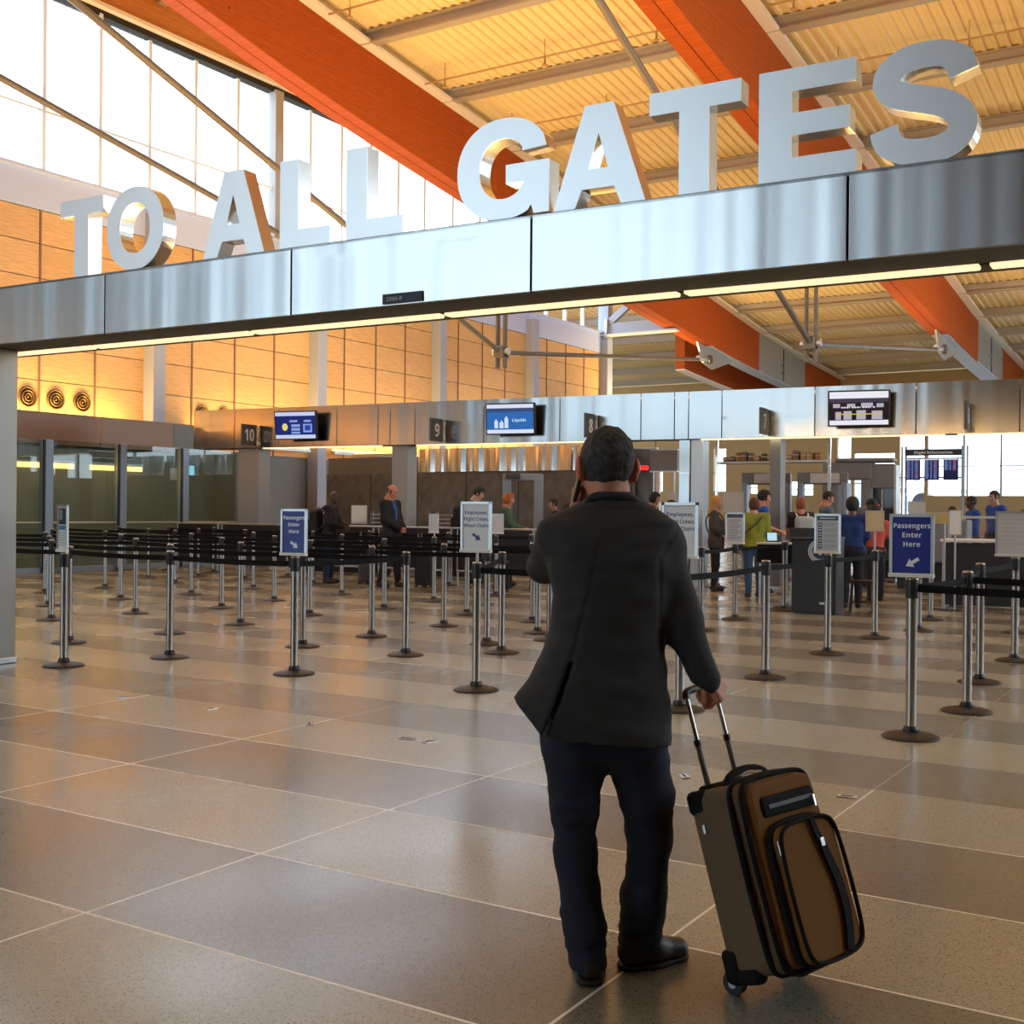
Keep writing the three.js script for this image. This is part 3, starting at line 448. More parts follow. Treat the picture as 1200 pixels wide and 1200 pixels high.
// ------------------------------------------------------------------ back header with screens, lane numbers and columns
const BACK_POS = [-20, 0, -19.8], BACK_TURN = Math.atan(0.1);
const backAt = (x, y, out = 0) => [x + out * 0.0995, y, -19.8 - 0.1 * (x + 20) + out * 0.995];
{
  const t = thing('lane_header', 'long steel header over the checkpoint carrying lane numbers and screens', 'header', BACK_POS, BACK_TURN);
  const joints = [-21.2, -20.0, -18.73, -17.15, -16.08, -15.77, -15.15, -13.49, -11.77, -10.05, -9.37, -9.09, -8.44, -6.71, -4.96, -3.29, -1.6, 0.1, 1.8].map((x) => (x + 20) * 1.005);
  for (let i = 0; i + 1 < joints.length; i++) {
    const w = joints[i + 1] - joints[i] - 0.014, g = rbox(w, 0.91, 0.03, 0, 0, 0, 0.004, 1), uv = g.attributes.uv; for (let k = 0; k < uv.count; k++) uv.setXY(k, uv.getX(k) * 0.7 + i * 2.17, uv.getY(k) * 0.6 + i * 0.37);
    put('face_panel', g, M.steelBack, t).position.set((joints[i] + joints[i + 1]) / 2, 3.30, -0.015);
  }
  put('core', box(23.1, 0.72, 0.5, 10.3, 3.22, -0.29), M.soffit, t); put('back_face', box(23.1, 0.9, 0.03, 10.3, 3.3, -0.56), M.steelBack, t); put('end_panel', rbox(0.03, 0.91, 0.56, -1.21, 3.30, -0.28, 0.004, 1), M.steelBack, t); put('top_cap', box(23.1, 0.03, 0.50, 10.3, 3.59, -0.29), M.columnSteel, t);
  for (const [x0, x1] of [[0.8, 4.0], [4.9, 9.2], [11.2, 15.6], [15.8, 21.5]]) {
    put('light_strip', rbox(x1 - x0, 0.03, 0.10, (x0 + x1) / 2, 2.835, -0.06, 0.012), M.stripLamp, t);
    const l = areaLight('strip_light', x1 - x0, 0.1, [(x0 + x1) / 2, 2.812, -0.06], [0, 0, 0], STRIP_POWER, col(1, 0.78, 0.42), t); l.rotation.set(-Math.PI / 2, 0, 0);
  }
  // lane number blades stand out square from the header
  const font = await new FontLoader().loadAsync('fonts/droid/droid_sans_bold.typeface.json');
  for (const [n, x] of [['10', -19.32], ['9', -14.43], ['8', -10.98], ['7', -7.56], ['6', -4.09]]) {
    const s = thing('lane_number', `dark blade sign numbered ${{ 10: 'ten, beside the leftmost wall screen', 9: 'nine, left of the bottles screen', 8: 'eight, above the head of the man', 7: 'seven, left of the dark pictured screen', 6: 'six, above the far bright window' }[n]}`, 'sign', backAt(x, 3.12, 0.03), BACK_TURN, 'lane number blades on the back header');
    s.position.set(...backAt(x, 3.12, 0.0));
    put('blade', rbox(0.05, 0.48, 0.50, 0, 0, 0.33, 0.006), M.greyMachineDark, s); put('bracket', [box(0.02, 0.44, 0.03, 0, 0, 0.045), box(0.02, 0.05, 0.1, 0, 0.16, 0.05), box(0.02, 0.05, 0.1, 0, -0.16, 0.05)], M.chrome, s);
    const tg = new TextGeometry(n, { font, size: 0.27, depth: 0.004, curveSegments: 6 }); tg.computeBoundingBox(); const b = tg.boundingBox; tg.translate(-(b.min.x + b.max.x) / 2, -(b.min.y + b.max.y) / 2, 0); tg.scale(n === '10' ? 0.85 : 1, 1, 1); tg.rotateY(Math.PI / 2).translate(0.0255, 0, 0.34); put('number', tg, M.white, s);
  }
  // screens on tilting arms
  const screens = {
    a: (g, w, h) => { g.fillStyle = '#12246e'; g.fillRect(0, 0, w, h); g.fillStyle = '#cfd8f5'; g.fillRect(0, 0, w, h * 0.14); g.fillRect(0, h * 0.86, w, h * 0.14); g.fillStyle = '#f2dc7a'; g.beginPath(); g.ellipse(w * 0.24, h * 0.56, w * 0.07, h * 0.14, 0, 0, 7); g.fill(); g.fillStyle = '#8fa4e8'; for (const [x, y, a, b] of [[.36, .3, .2, .08], [.4, .46, .22, .1], [.4, .6, .22, .1], [.4, .74, .22, .08], [.72, .3, .18, .08], [.7, .45, .22, .32]]) g.fillRect(w * x, h * y, w * a, h * b); g.fillStyle = '#2a45a8'; g.fillRect(w * .74, h * .5, w * .14, h * .2); },
    b: (g, w, h) => { g.fillStyle = '#1763b4'; g.fillRect(0, 0, w, h); g.fillStyle = '#dfe6fa'; g.fillRect(0, 0, w, h * 0.13); g.fillRect(0, h * 0.87, w, h * 0.13); g.fillStyle = '#2c3f72'; g.fillRect(0, h * 0.13, w, h * 0.13); g.fillStyle = '#cfe4fb'; for (const [x, a, b] of [[.16, .08, .25], [.27, .09, .2], [.38, .08, .35]]) { g.fillRect(w * x, h * (0.82 - b), w * a, h * b); g.fillRect(w * (x + a * 0.3), h * (0.76 - b), w * a * 0.4, h * 0.08); } g.font = `bold ${Math.round(h * 0.15)}px sans-serif`; g.fillText('Liquids', w * 0.54, h * 0.6); },
    c: (g, w, h) => { g.fillStyle = '#19141d'; g.fillRect(0, 0, w, h); g.fillStyle = '#f2f3fb'; g.fillRect(0, 0, w, h * 0.2); g.fillRect(0, h * 0.86, w, h * 0.14); g.fillStyle = '#403b52'; g.fillRect(0, h * 0.2, w, h * 0.12); g.fillStyle = '#b9b3c4'; for (const [x, y, a, b] of [[.06, .36, .12, .12], [.3, .36, .14, .1], [.54, .34, .2, .12], [.8, .36, .12, .12], [.1, .6, .1, .24], [.24, .58, .14, .26], [.46, .56, .16, .28], [.72, .58, .18, .26]]) g.fillRect(w * x, h * y, w * a, h * b); g.fillStyle = '#d8c84a'; g.fillRect(w * .1, h * .66, w * .8, h * .03); g.fillStyle = '#e8e8f0'; for (let k = 0; k < 13; k++) g.fillRect(w * (0.2 + k * 0.045), h * 0.45, w * (k % 4 === 3 ? 0.015 : 0.034), h * 0.045); },
  };
  for (const [k, x, lab] of [['a', -18.03, 'wall screen with blue panels beside the lane number 10'], ['b', -12.72, 'wall screen showing white bottles on blue and the word Liquids'], ['c', -5.88, 'wall screen with dark picture and white bands beside the lane number 7']]) {
    const s = thing('wall_screen', lab, 'screen', backAt(x, 3.31, 0.30), BACK_TURN + 0.12, 'screens on the back header'); s.rotation.order = 'YXZ'; s.rotation.x = 0.10;
    put('casing', rbox(1.06, 0.64, 0.09, 0, 0, 0, 0.015), M.black, s); put('wall_arm', rbox(0.2, 0.2, 0.22, 0, 0, -0.15, 0.02), M.black, s);
    const tx = canvasTexture(512, 300, screens[k]); put('display', new THREE.PlaneGeometry(1.0, 0.585).translate(0, 0, 0.0465), std({ color: col(0, 0, 0), emissive: col(1, 1, 1), emissiveMap: tx, emissiveIntensity: 0.85, roughness: 0.2 }), s);
    const l = areaLight('screen_light', 1.0, 0.58, [0, 0, 0.055], [0, 0, 1], 0.25, col(0.6, 0.75, 1), s); l.rotation.set(0, Math.PI, 0);
  }
  // columns
  for (const [x, w, m, lab] of [[-19.66, 0.62, M.columnSteel, 'steel column below the lane number 10'], [-15.58, 0.40, M.columnSteel, 'steel column behind the man in the black suit'], [-9.20, 0.22, M.steelBack, 'bright steel edge column in the middle of the back header'], [-8.95, 0.24, M.galv, 'grey column beside the bright steel edge column'], [-7.45, 0.2, M.greyMachine, 'slim grey column behind the woman in yellow-green']]) {
    const c = thing('checkpoint_column', lab, 'column', backAt(x, 0, -0.3), BACK_TURN); put('shaft', rbox(w, 2.84, 0.4, 0, 1.42, 0, 0.01), m, c); put('base_shoe', rbox(w + 0.02, 0.08, 0.42, 0, 0.04, 0, 0.01), M.frameSilver, c);
  }
  // uplights lying on the two headers, out of sight from below
  for (let k = 0; k < 5; k++) {
    const x = -18.6 + k * 4.2, u = thing('uplight', `warm linear uplight on top of the back header, ${['first', 'second', 'third', 'fourth', 'fifth'][k]} from the lane number 10 end`, 'lamp', backAt(x, 3.605, -0.28), BACK_TURN);
    put('housing', box(2.6, 0.06, 0.22, 0, 0.03, 0), M.frameSilver, u); put('lamp_glass', box(2.5, 0.02, 0.16, 0, 0.066, 0), M.coveLamp, u);
    areaLight('uplight_light', 2.5, 0.16, backAt(x, 3.72, -0.28), backAt(x, 13, -0.28), UPLIGHT_POWER);
  }
  for (let k = 0; k < 5; k++) {
    const x = -8.2 + k * 3.6, z = -6.4 - 0.035 * (x + 9.2) - 0.42, u = thing('uplight', `warm linear uplight on top of the letter header, ${['first', 'second', 'third', 'fourth', 'fifth'][k]} from the column end`, 'lamp', [x, 3.364, z], HEADER_TURN);
    put('housing', box(2.2, 0.05, 0.18, 0, 0.025, 0), M.frameSilver, u); put('lamp_glass', box(2.1, 0.016, 0.13, 0, 0.056, 0), M.coveLamp, u);
    areaLight('uplight_light', 2.1, 0.13, [x, 3.45, z], [x, 13, z - 3], UPLIGHT_POWER * 0.5);
  }
}
// warm floods on top of the checkpoint wall and on tall poles beyond it wash the far roof
for (const [x, y, z, pole, lab] of [[-20.5, 3.0, -25.75, 0, 'warm flood lying on the grey checkpoint wall, glass partition end'], [-17.4, 3.0, -25.75, 0, 'warm flood lying on the middle of the grey checkpoint wall'], [-14.2, 3.0, -25.75, 0, 'warm flood lying on the grey checkpoint wall above the orange haired woman'], [-22, 4.7, -47, 1, 'warm flood on a tall pole far beyond the checkpoint wall'], [-14, 4.7, -46, 1, 'warm flood on a tall pole far beyond the lane number eight'], [-5.5, 4.8, -45, 1, 'warm flood on a tall pole far beyond the lane number seven'], [2, 4.9, -44, 1, 'warm flood on a tall pole beyond the right edge']]) {
  const u = thing('uplight', lab, 'lamp', [x, pole ? 0 : y - 0.1, z]), h = pole ? y : 0.1; put('housing', box(1.6, 0.08, 0.24, 0, h - 0.04, 0), M.frameSilver, u); put('lamp_glass', box(1.5, 0.02, 0.18, 0, h + 0.01, 0), M.coveLamp, u); if (pole) { put('pole', bar([0, 0, 0], [0, h - 0.08, 0], 0.04), M.greyMachine, u); put('foot', cyl(0.3, 0.28, 0.03, 0, 0, 0), M.greyMachine, u); }
  areaLight('uplight_light', 1.5, 0.18, [x, y + 0.14, z], [x, 14, z - 2], UPLIGHT_POWER * (pole ? 1.8 : 0.8), WARM.clone().lerp(col(1, 0.8, 0.45), 0.5));
}
// ------------------------------------------------------------------ glass partition and the dim room behind it
{
  const X = -22.3, zs = [-12.4, -14.45, -16.45, -18.45, -20.35, -22.3].slice(0, 6), names = ['beyond the steel column', 'beyond the steel column, second', 'partly behind the steel column', 'between the first and second blue posts', 'at the far end beside the grey wall'];
  for (let k = 0; k + 1 < zs.length; k++) {
    const t = thing('glass_screen', `tall tinted glass pane ${names[k]}`, 'glass screen', [X, 0, (zs[k] + zs[k + 1]) / 2]);
    put('glass', new THREE.BoxGeometry(0.012, 2.80, Math.abs(zs[k + 1] - zs[k]) - 0.26).translate(0, 1.52, 0), M.glassTint, t); put('bottom_rail', rbox(0.06, 0.12, Math.abs(zs[k + 1] - zs[k]) - 0.26, 0, 0.06, 0, 0.01), M.blueSteel, t); put('hand_rail', bar([0.05, 1.1, -0.85], [0.05, 1.1, 0.85], 0.02), M.frameSilver, t);
  }
  const pn = ['behind the steel column, first', 'behind the steel column, second', 'nearest to the header column', 'first in view past the header column', 'second in view past the header column', 'at the end of the tinted glass'];
  zs.forEach((z, k) => { const t = thing('partition_post', `blue-grey steel post holding tinted glass, ${pn[k]}`, 'post', [X, 0, z]); put('post_shaft', rbox(0.20, 2.92, 0.22, 0, 1.46, 0, 0.015), M.blueSteel, t); put('post_edge', box(0.05, 2.9, 0.05, 0.1, 1.46, 0.13), M.black, t); });
  const room = structure('wall_left_inner'); put('wall_slab', box(0.1, 2.9, 17, -24.0, 1.45, -15.5), M.roomWall, room); put('end_slab', box(1.8, 2.9, 0.1, -23.2, 1.45, -23.0), M.roomWall, room);
  for (const [z, len, lab] of [[-17.2, 2.4, 'glowing warm wall lamp behind the first glass pane'], [-19.65, 1.6, 'glowing warm wall lamp behind the second glass pane']]) {
    const t = thing('wall_lamp', lab, 'lamp', [-23.93, 2.42, z]); put('lamp_housing', box(0.12, 0.05, len, 0.03, 0.1, 0), M.frameSilver, t); for (let i = 0; i < 2; i++) put('lamp_panel', box(0.04, 0.12, len / 2 - 0.03, 0.03, 0, (i - 0.5) * len / 2), M.coveLamp, t);
    areaLight('wall_lamp_light', len, 0.1, [-23.84, 2.42, z], [-22, 1.2, z], 16);
  }
  for (const [z, y, h, w, m, lab] of [[-19.5, 2.75, 0.16, 1.3, M.fascia, 'small copper coloured board above the second wall lamp'], [-21.5, 2.34, 0.3, 0.22, M.white, 'small white notice behind the last glass pane']]) { const t = thing('wall_board', lab, 'board', [-23.93, y, z]); put('board', rbox(0.03, h, w, 0, 0, 0, 0.005), m, t); put('board_edge', rbox(0.02, h + 0.03, w + 0.03, -0.012, 0, 0, 0.005), M.frameSilver, t); }
  // a lit blue-white monitor seen through the glass
  const mon = thing('small_monitor', 'small glowing monitor behind the last glass pane', 'screen', [-23.86, 2.45, -21.95], Math.PI / 2); put('casing', rbox(0.42, 0.3, 0.05, 0, 0, 0, 0.01), M.black, mon); put('display', new THREE.PlaneGeometry(0.38, 0.26).translate(0, 0, 0.027), std({ color: col(0, 0, 0), emissive: col(0.35, 0.8, 1), emissiveIntensity: 0.9 }), mon);
}
// ------------------------------------------------------------------ grey partition wall behind the queue, with a polished band on top
{
  const w = structure('wall_checkpoint'), add = many(w), xs = [-22.2, -20.6, -19.0, -17.4, -15.8, -14.2, -12.65];
  for (let i = 0; i + 1 < xs.length; i++) { add('wall_panel', rbox(1.575, 2.44, 0.06, 0, 0, 0, 0.006, 1), M.greyPanel, (xs[i] + xs[i + 1]) / 2, 1.22, -25.6); }
  put('wall_core', box(9.6, 2.9, 0.16, -17.42, 1.45, -25.75), M.wallDark, w);
  const R = rng(4); for (let i = 2; i + 1 < xs.length; i++) { const g = metreUV(new THREE.PlaneGeometry(1.575, 0.62, 24, 1)), p = g.attributes.position; for (let k = 0; k < p.count; k++) p.setZ(k, 0.03 * Math.sin(p.getX(k) * 7 + i * 2) + 0.012 * Math.sin(p.getX(k) * 19 + i)); g.computeVertexNormals(); add('polished_panel', g, M.letterSide, (xs[i] + xs[i + 1]) / 2, 2.78, -25.55); }
}
// ------------------------------------------------------------------ queue stanchions, their signs and belts
const ORD = ['first', 'second', 'third', 'fourth', 'fifth', 'sixth', 'seventh', 'eighth', 'ninth'];
const signFace = {
  enterRight: canvasTexture(256, 384, (g, w, h) => passengers(g, w, h, 1)), enterLeft: canvasTexture(256, 384, (g, w, h) => passengers(g, w, h, -1)),
  staff: canvasTexture(256, 384, (g, w, h) => {
    g.fillStyle = '#dfe1e4'; g.fillRect(0, 0, w, h); g.fillStyle = '#1c2f78'; g.textAlign = 'center'; g.font = 'bold 41px sans-serif';
    ['Employees,', 'Flight Crews,', 'Wheel Chairs'].forEach((s, i) => { g.save(); g.translate(w / 2, 88 + i * 54); const m = g.measureText(s).width; g.scale(Math.min(1, 244 / m), 1); g.fillText(s, 0, 0); g.restore(); }); arrow(g, w * 0.52, h * 0.72, 46, 0.6, '#1c2f78');
  }),
  notice: canvasTexture(256, 384, (g, w, h) => {
    g.fillStyle = '#b9c0cc'; g.fillRect(0, 0, w, h); g.fillStyle = '#3d4a63'; g.fillRect(8, 8, w - 16, 44); g.fillStyle = '#d5dae2'; g.fillRect(40, 24, w - 80, 10);
    for (let i = 0; i < 5; i++) { g.fillStyle = '#2c3342'; g.fillRect(22, 78 + i * 58, 44, 44); g.fillStyle = '#c5ccd6'; g.fillRect(30, 88 + i * 58, 28, 18); g.fillStyle = '#8d97a6'; for (let j = 0; j < 3; j++) g.fillRect(84, 84 + i * 58 + j * 13, 150 - 24 * (j === 2), 5); }
  }),
  plain: canvasTexture(128, 192, (g, w, h) => { g.fillStyle = '#d8dad8'; g.fillRect(0, 0, w, h); g.fillStyle = '#c3c7c8'; for (let j = 0; j < 7; j++) g.fillRect(18, 28 + j * 19, 90 - 20 * (j % 3), 4); }),
  photo: canvasTexture(128, 256, (g, w, h) => { g.fillStyle = '#e2e6e8'; g.fillRect(0, 0, w, h); g.fillStyle = '#2b3138'; g.fillRect(6, 10, w - 12, 96); g.fillStyle = '#98a4ac'; g.fillRect(14, 18, 44, 60); g.fillStyle = '#3f86b8'; g.fillRect(6, 112, w - 12, 26); g.fillStyle = '#9fb2bf'; for (let j = 0; j < 6; j++) g.fillRect(16, 152 + j * 15, 92 - 16 * (j % 2), 5); }),
  info: canvasTexture(192, 288, (g, w, h) => { g.fillStyle = '#ccd2d8'; g.fillRect(0, 0, w, h); g.fillStyle = '#39465a'; g.fillRect(0, 0, w, 40); g.fillStyle = '#6b7686'; for (let j = 0; j < 11; j++) g.fillRect(20, 60 + j * 19, 150 - 26 * (j % 3), 6); }),
};
function arrow(g, x, y, r, a, c) { g.save(); g.translate(x, y); g.rotate(a); g.fillStyle = c; g.beginPath(); for (const [i, [px, py]] of [[-r, -r * .24], [r * .05, -r * .24], [r * .05, -r * .66], [r, 0], [r * .05, r * .66], [r * .05, r * .24], [-r, r * .24]].entries()) i ? g.lineTo(px, py) : g.moveTo(px, py); g.closePath(); g.fill(); g.restore(); }
function passengers(g, w, h, dir) {
  g.fillStyle = '#12268c'; g.fillRect(0, 0, w, h); g.fillStyle = '#f1f3fa'; g.textAlign = 'center'; g.font = 'bold 46px sans-serif';
  ['Passengers', 'Enter', 'Here'].forEach((s, i) => { g.save(); g.translate(w / 2, 78 + i * 62); const m = g.measureText(s).width; g.scale(Math.min(1.1, 246 / m), 1); g.fillText(s, 0, 0); g.restore(); }); arrow(g, w * 0.52, h * 0.80, 50, dir > 0 ? 0.55 : Math.PI - 0.55, '#f1f3fa');
}
const stanchionParts = {
  base: lathe([[0, 0.042], [0.04, 0.042], [0.075, 0.036], [0.15, 0.022], [0.175, 0.012], [0.18, 0.004], [0.176, 0], [0, 0]], 36),
  collar: lathe([[0.036, 0.03], [0.052, 0.03], [0.050, 0.055], [0.040, 0.075], [0.036, 0.075]], 24),
  post: lathe([[0.0335, 0.04], [0.0335, 0.885], [0.031, 0.893]], 24),
  head: lathe([[0, 0.89], [0.036, 0.89], [0.041, 0.90], [0.041, 0.995], [0.038, 1.006], [0, 1.006]], 24),
  cap: lathe([[0, 1.006], [0.036, 1.006], [0.038, 1.012], [0.034, 1.022], [0, 1.024]], 24),
};
function stanchion(label, x, z, group) {
  const t = thing('belt_stanchion', label, 'stanchion', [x, 0, z], (x * 7 + z * 3) % 3, group);
  put('base', stanchionParts.base, M.rubber, t); put('collar', stanchionParts.collar, M.black, t); put('post', stanchionParts.post, M.post, t); put('belt_head', stanchionParts.head, M.black, t); put('cap', stanchionParts.cap, M.post, t);
  return t;
}
const firstPost = stanchion('plain steel belt stanchion at the near end of the right hand queue lane', -1.82, -7.75, 'queue belt stanchions');
let movedFirst = false;
function post(label, x, z, sign, turn = 0) {
  let t; const a = (Math.abs(x * 7 + z * 3)) % 6;
  if (!movedFirst) { t = firstPost; t.position.set(x, 0, z); t.rotation.y = a; t.userData.label = label; movedFirst = true; } else t = copy(firstPost, [x, 0, z], a, label, 'queue belt stanchions');
  if (sign) {
    const [face, w, h, y = 1.03] = sign, g = new THREE.Group(); g.name = 'sign_frame'; g.rotation.y = turn - a; t.add(g);
    if (y > 1.05) put('neck', bar([0, 1.0, 0], [0, y + 0.02, 0], 0.012), M.frameSilver, g);
    put('frame', [box(w, 0.02, 0.02, 0, y + 0.01, 0.02), box(w, 0.02, 0.02, 0, y + h - 0.01, 0.02), box(0.02, h, 0.02, -w / 2 + 0.01, y + h / 2, 0.02), box(0.02, h, 0.02, w / 2 - 0.01, y + h / 2, 0.02), box(w, h, 0.008, 0, y + h / 2, 0.012)], M.frameSilver, g);
    put('bottom_lip', rbox(w + 0.008, 0.026, 0.034, 0, y + 0.008, 0.024, 0.005), M.white, g);
    put('printed_face', new THREE.PlaneGeometry(w - 0.034, h - 0.034).translate(0, y + h / 2, 0.0215), std({ map: signFace[face], roughness: 0.35 }), g);
  }
  return t;
}
let beltCount = 0;
function belt(label, a, b, y = 0.955, sag = 0.012) {
  const A = V(a[0], y, a[1]), B = V(b[0], y, b[1]), d = B.clone().sub(A), L = d.length(), dir = d.clone().normalize(); A.addScaledVector(dir, 0.04); B.addScaledVector(dir, -0.04);
  const n = 10, g = new THREE.BoxGeometry(1, 0.048, 0.003, n, 1, 1), p = g.attributes.position, side = V(-dir.z, 0, dir.x);
  for (let i = 0; i < p.count; i++) { const t = p.getX(i) + 0.5, s = sag * L * 4 * t * (1 - t) * 0.5, q = A.clone().lerp(B, t).addScaledVector(side, p.getZ(i)); p.setXYZ(i, q.x - A.x, p.getY(i) - s, q.z - A.z); }
  g.computeVertexNormals();
  const t = thing('queue_belt', label, 'belt', [A.x, y, A.z], 0, 'queue belts'); put('webbing', g, M.belt, t);
  const clip = rbox(0.035, 0.062, 0.022, 0, 0, 0, 0.004, 1); const c = put('end_clip', clip, M.black, t); c.position.set(B.x - A.x - dir.x * 0.01, 0, B.z - A.z - dir.z * 0.01); c.rotation.y = Math.atan2(-dir.z, dir.x);
}
{
  const rows = [
    ['front', [[-12.4, -8.2], [-10.52, -8.05], [-8.71, -7.8], [-6.99, -7.65]]],
    ['second', [[-14.9, -9.75], [-12.81, -9.54], [-10.41, -9.32], [-8.32, -9.23], [-7.02, -9.28]]],
    ['third', [[-16.9, -11.2], [-14.74, -10.93], [-12.77, -10.83], [-10.56, -10.58], [-8.38, -10.44], [-6.91, -10.57]]],
    ['fourth', [[-19.0, -12.75], [-17.0, -12.53], [-14.93, -12.37], [-12.51, -12.16], [-10.75, -12.06], [-8.43, -11.92], [-7.06, -11.89]]],
    ['fifth', [[-19.45, -14.5], [-17.3, -13.99], [-14.91, -13.8], [-12.9, -13.65], [-10.6, -13.49], [-9.14, -13.47], [-7.83, -13.05]]],
    ['sixth', [[-22.0, -16.72], [-18.98, -16.42], [-17.38, -15.68], [-15.14, -15.48], [-12.98, -15.36], [-10.89, -15.12]]],
    ['seventh', [[-21.75, -17.96], [-18.69, -17.5], [-17.31, -17.46], [-15.25, -17.2], [-10.8, -16.79]]],
    ['rear', [[-21.3, -19.03], [-19.81, -19.0], [-17.3, -18.7], [-14.91, -18.5], [-12.95, -18.45], [-11.01, -18.29]]],
  ];
  const special = {
    'front,3': ['steel stanchion carrying the blue Passengers Enter Here sign, arrow down to the right', ['enterRight', 0.27, 0.40], 0.12],
    'sixth,5': ['far steel stanchion carrying a small plain white notice', ['plain', 0.17, 0.30, 1.08], 0.1],
    'seventh,4': ['far steel stanchion with a blank white notice behind the Employees sign', ['plain', 0.28, 0.34, 1.05], 0.15],
  };
  for (const [name, pts] of rows) {
    pts.forEach(([x, z], i) => {
      const s = special[`${name},${i}`];
      post(s ? s[0] : `steel stanchion in the ${name} queue row, ${ORD[i]} post from the row's far end`, x, z, s && s[1], s ? s[2] : 0);
      if (i) belt(`black belt in the ${name} queue row, ${ORD[i - 1]} belt from the far end`, pts[i - 1], pts[i]);
    });
  }
  // single posts of the middle lane
  post('steel stanchion carrying the white Employees, Flight Crews, Wheel Chairs sign', -5.19, -7.79, ['staff', 0.28, 0.40, 1.10], 0.05);
  post('steel stanchion with a white Employees sign, mostly hidden behind the man in the jacket', -3.47, -7.86, ['staff', 0.28, 0.40, 1.10], 0.0);
  belt('black belt between the two white Employees signs, passing behind the man', [-5.19, -7.79], [-3.47, -7.86]);
  post('steel stanchion alone beside the big steel column, carrying a narrow photo notice', -9.02, -6.85, ['photo', 0.20, 0.42], -0.22);
  post('steel stanchion close behind the Employees sign stanchion', -6.91 + 0.55, -10.0);
  post('steel stanchion left of the man at hip height, nearer of two', -7.06 + 0.5, -11.3); post('steel stanchion left of the man at hip height, farther of two', -11.0 + 1.2, -17.2);
  belt('black belt running away from the blue sign stanchion on the left', [-6.99, -7.65], [-7.02, -9.28]);
  belt('black belt leading back from the Employees sign stanchion', [-5.19, -7.79], [-6.36, -10.0]); belt('black belt between two stanchions beside the man\'s left elbow', [-6.36, -10.0], [-6.56, -11.3]);
  // long lane right of the man
  const lane = [[-3.47, -7.86], [-3.54, -9.83], [-3.62, -11.87], [-3.64, -13.74], [-3.64, -16.56]], laneN = ['', 'tall plain steel stanchion standing nearest right of the suitcase handle', 'steel stanchion carrying the grey notice with small pictures before the black podium', 'steel stanchion alone right of the black podium', 'steel stanchion behind the blue Passengers sign, far end of the lane'];
  lane.forEach(([x, z], i) => { if (i) { post(laneN[i], x, z, i === 2 ? ['notice', 0.27, 0.40] : null, -0.05); belt(`black belt of the lane right of the man, ${ORD[i - 1]} length from him`, lane[i - 1], lane[i]); } });
  post('steel stanchion low behind the blue Passengers sign, nearest of those it hides', -3.52 + 0.1, -14.93, ['info', 0.24, 0.3, 1.1], 0); post('steel stanchion far behind the blue Passengers sign by the white table', -4.0, -19.68);
  const mid = [[-5.62, -13.34], [-5.84, -15.03], [-8.68, -21.4]], midN = ['plain steel stanchion just right of the man\'s elbow', 'steel stanchion carrying a grey information sheet beside the woman in yellow-green', 'far steel stanchion beside the blonde woman'];
  mid.forEach(([x, z], i) => post(midN[i], x, z, i === 1 ? ['info', 0.27, 0.42, 1.02] : null, 0));
  belt('black belt just right of the man\'s elbow', mid[0], mid[1]); belt('black belt in front of the woman in yellow-green', mid[1], [-5.97, -17.43]);
  post('front one of two close stanchions beside the black podium', -5.80, -16.88); post('rear one of two close stanchions beside the black podium', -5.97, -17.43); post('far steel stanchion right of the podium stool', -6.3, -23.2);
  // right hand lane
  const right = [[-1.82, -7.75], [-1.72, -9.0], [-1.93, -10.63], [-1.93, -12.39], [-2.38, -15.4]], rn = ['near steel stanchion carrying the blue Passengers Enter Here sign, arrow down to the left', 'steel stanchion right of the near blue Passengers sign', 'steel stanchion behind the one right of the near blue sign', 'steel stanchion carrying a blank white board at the right', 'steel stanchion farthest along the right hand lane'];
  right.forEach(([x, z], i) => { post(rn[i], x, z, i === 0 ? ['enterLeft', 0.275, 0.40] : i === 3 ? ['plain', 0.36, 0.44, 1.03] : null, i === 3 ? 0.1 : 0.04); if (i) belt(`black belt of the right hand lane, ${ORD[i - 1]} length behind the blue sign`, right[i - 1], right[i]); });
  post('steel stanchion beyond the right edge, front', 0.0, -7.7); post('steel stanchion beyond the right edge, second', 0.2, -9.0); belt('black belt leading right from the near blue Passengers sign', [-1.82, -7.75], [0, -7.7]); belt('black belt leading right from the stanchion behind the near blue sign', [-1.72, -9.0], [0.2, -9.0]);
}
// black panel barrier in front of the checkpoint: panels between the rear posts
{
  const pts = [[-21.3, -19.03], [-19.81, -19.0], [-17.3, -18.7], [-14.91, -18.5], [-12.95, -18.45], [-11.01, -18.29]];
  const names = ['farthest left, by the glass partition', 'left of the blue Passengers sign', 'behind the blue Passengers sign', 'behind the man in the black suit', 'behind the Employees sign'];
  for (let i = 0; i + 1 < pts.length; i++) {
    const [ax, az] = pts[i], [bx, bz] = pts[i + 1], L = Math.hypot(bx - ax, bz - az) - 0.12, t = thing('barrier_panel', `long black barrier panel with pale rails, ${names[i]}`, 'barrier', [(ax + bx) / 2, 0, (az + bz) / 2 - 0.2], -Math.atan2(bz - az, bx - ax), 'black barrier panels before the checkpoint');
    put('infill_panel', rbox(L, 0.78, 0.03, 0, 0.69, 0, 0.005, 1), M.black, t); put('top_rail', rbox(L + 0.1, 0.035, 0.06, 0, 1.10, 0, 0.008), M.frameSilver, t); put('bottom_rail', rbox(L, 0.04, 0.05, 0, 0.28, 0, 0.008), M.frameSilver, t);
    for (const s of [-1, 1]) put('rail_foot', bar([s * (L / 2 - 0.02), 0, 0], [s * (L / 2 - 0.02), 1.1, 0], 0.022), M.frameSilver, t);
  }
}
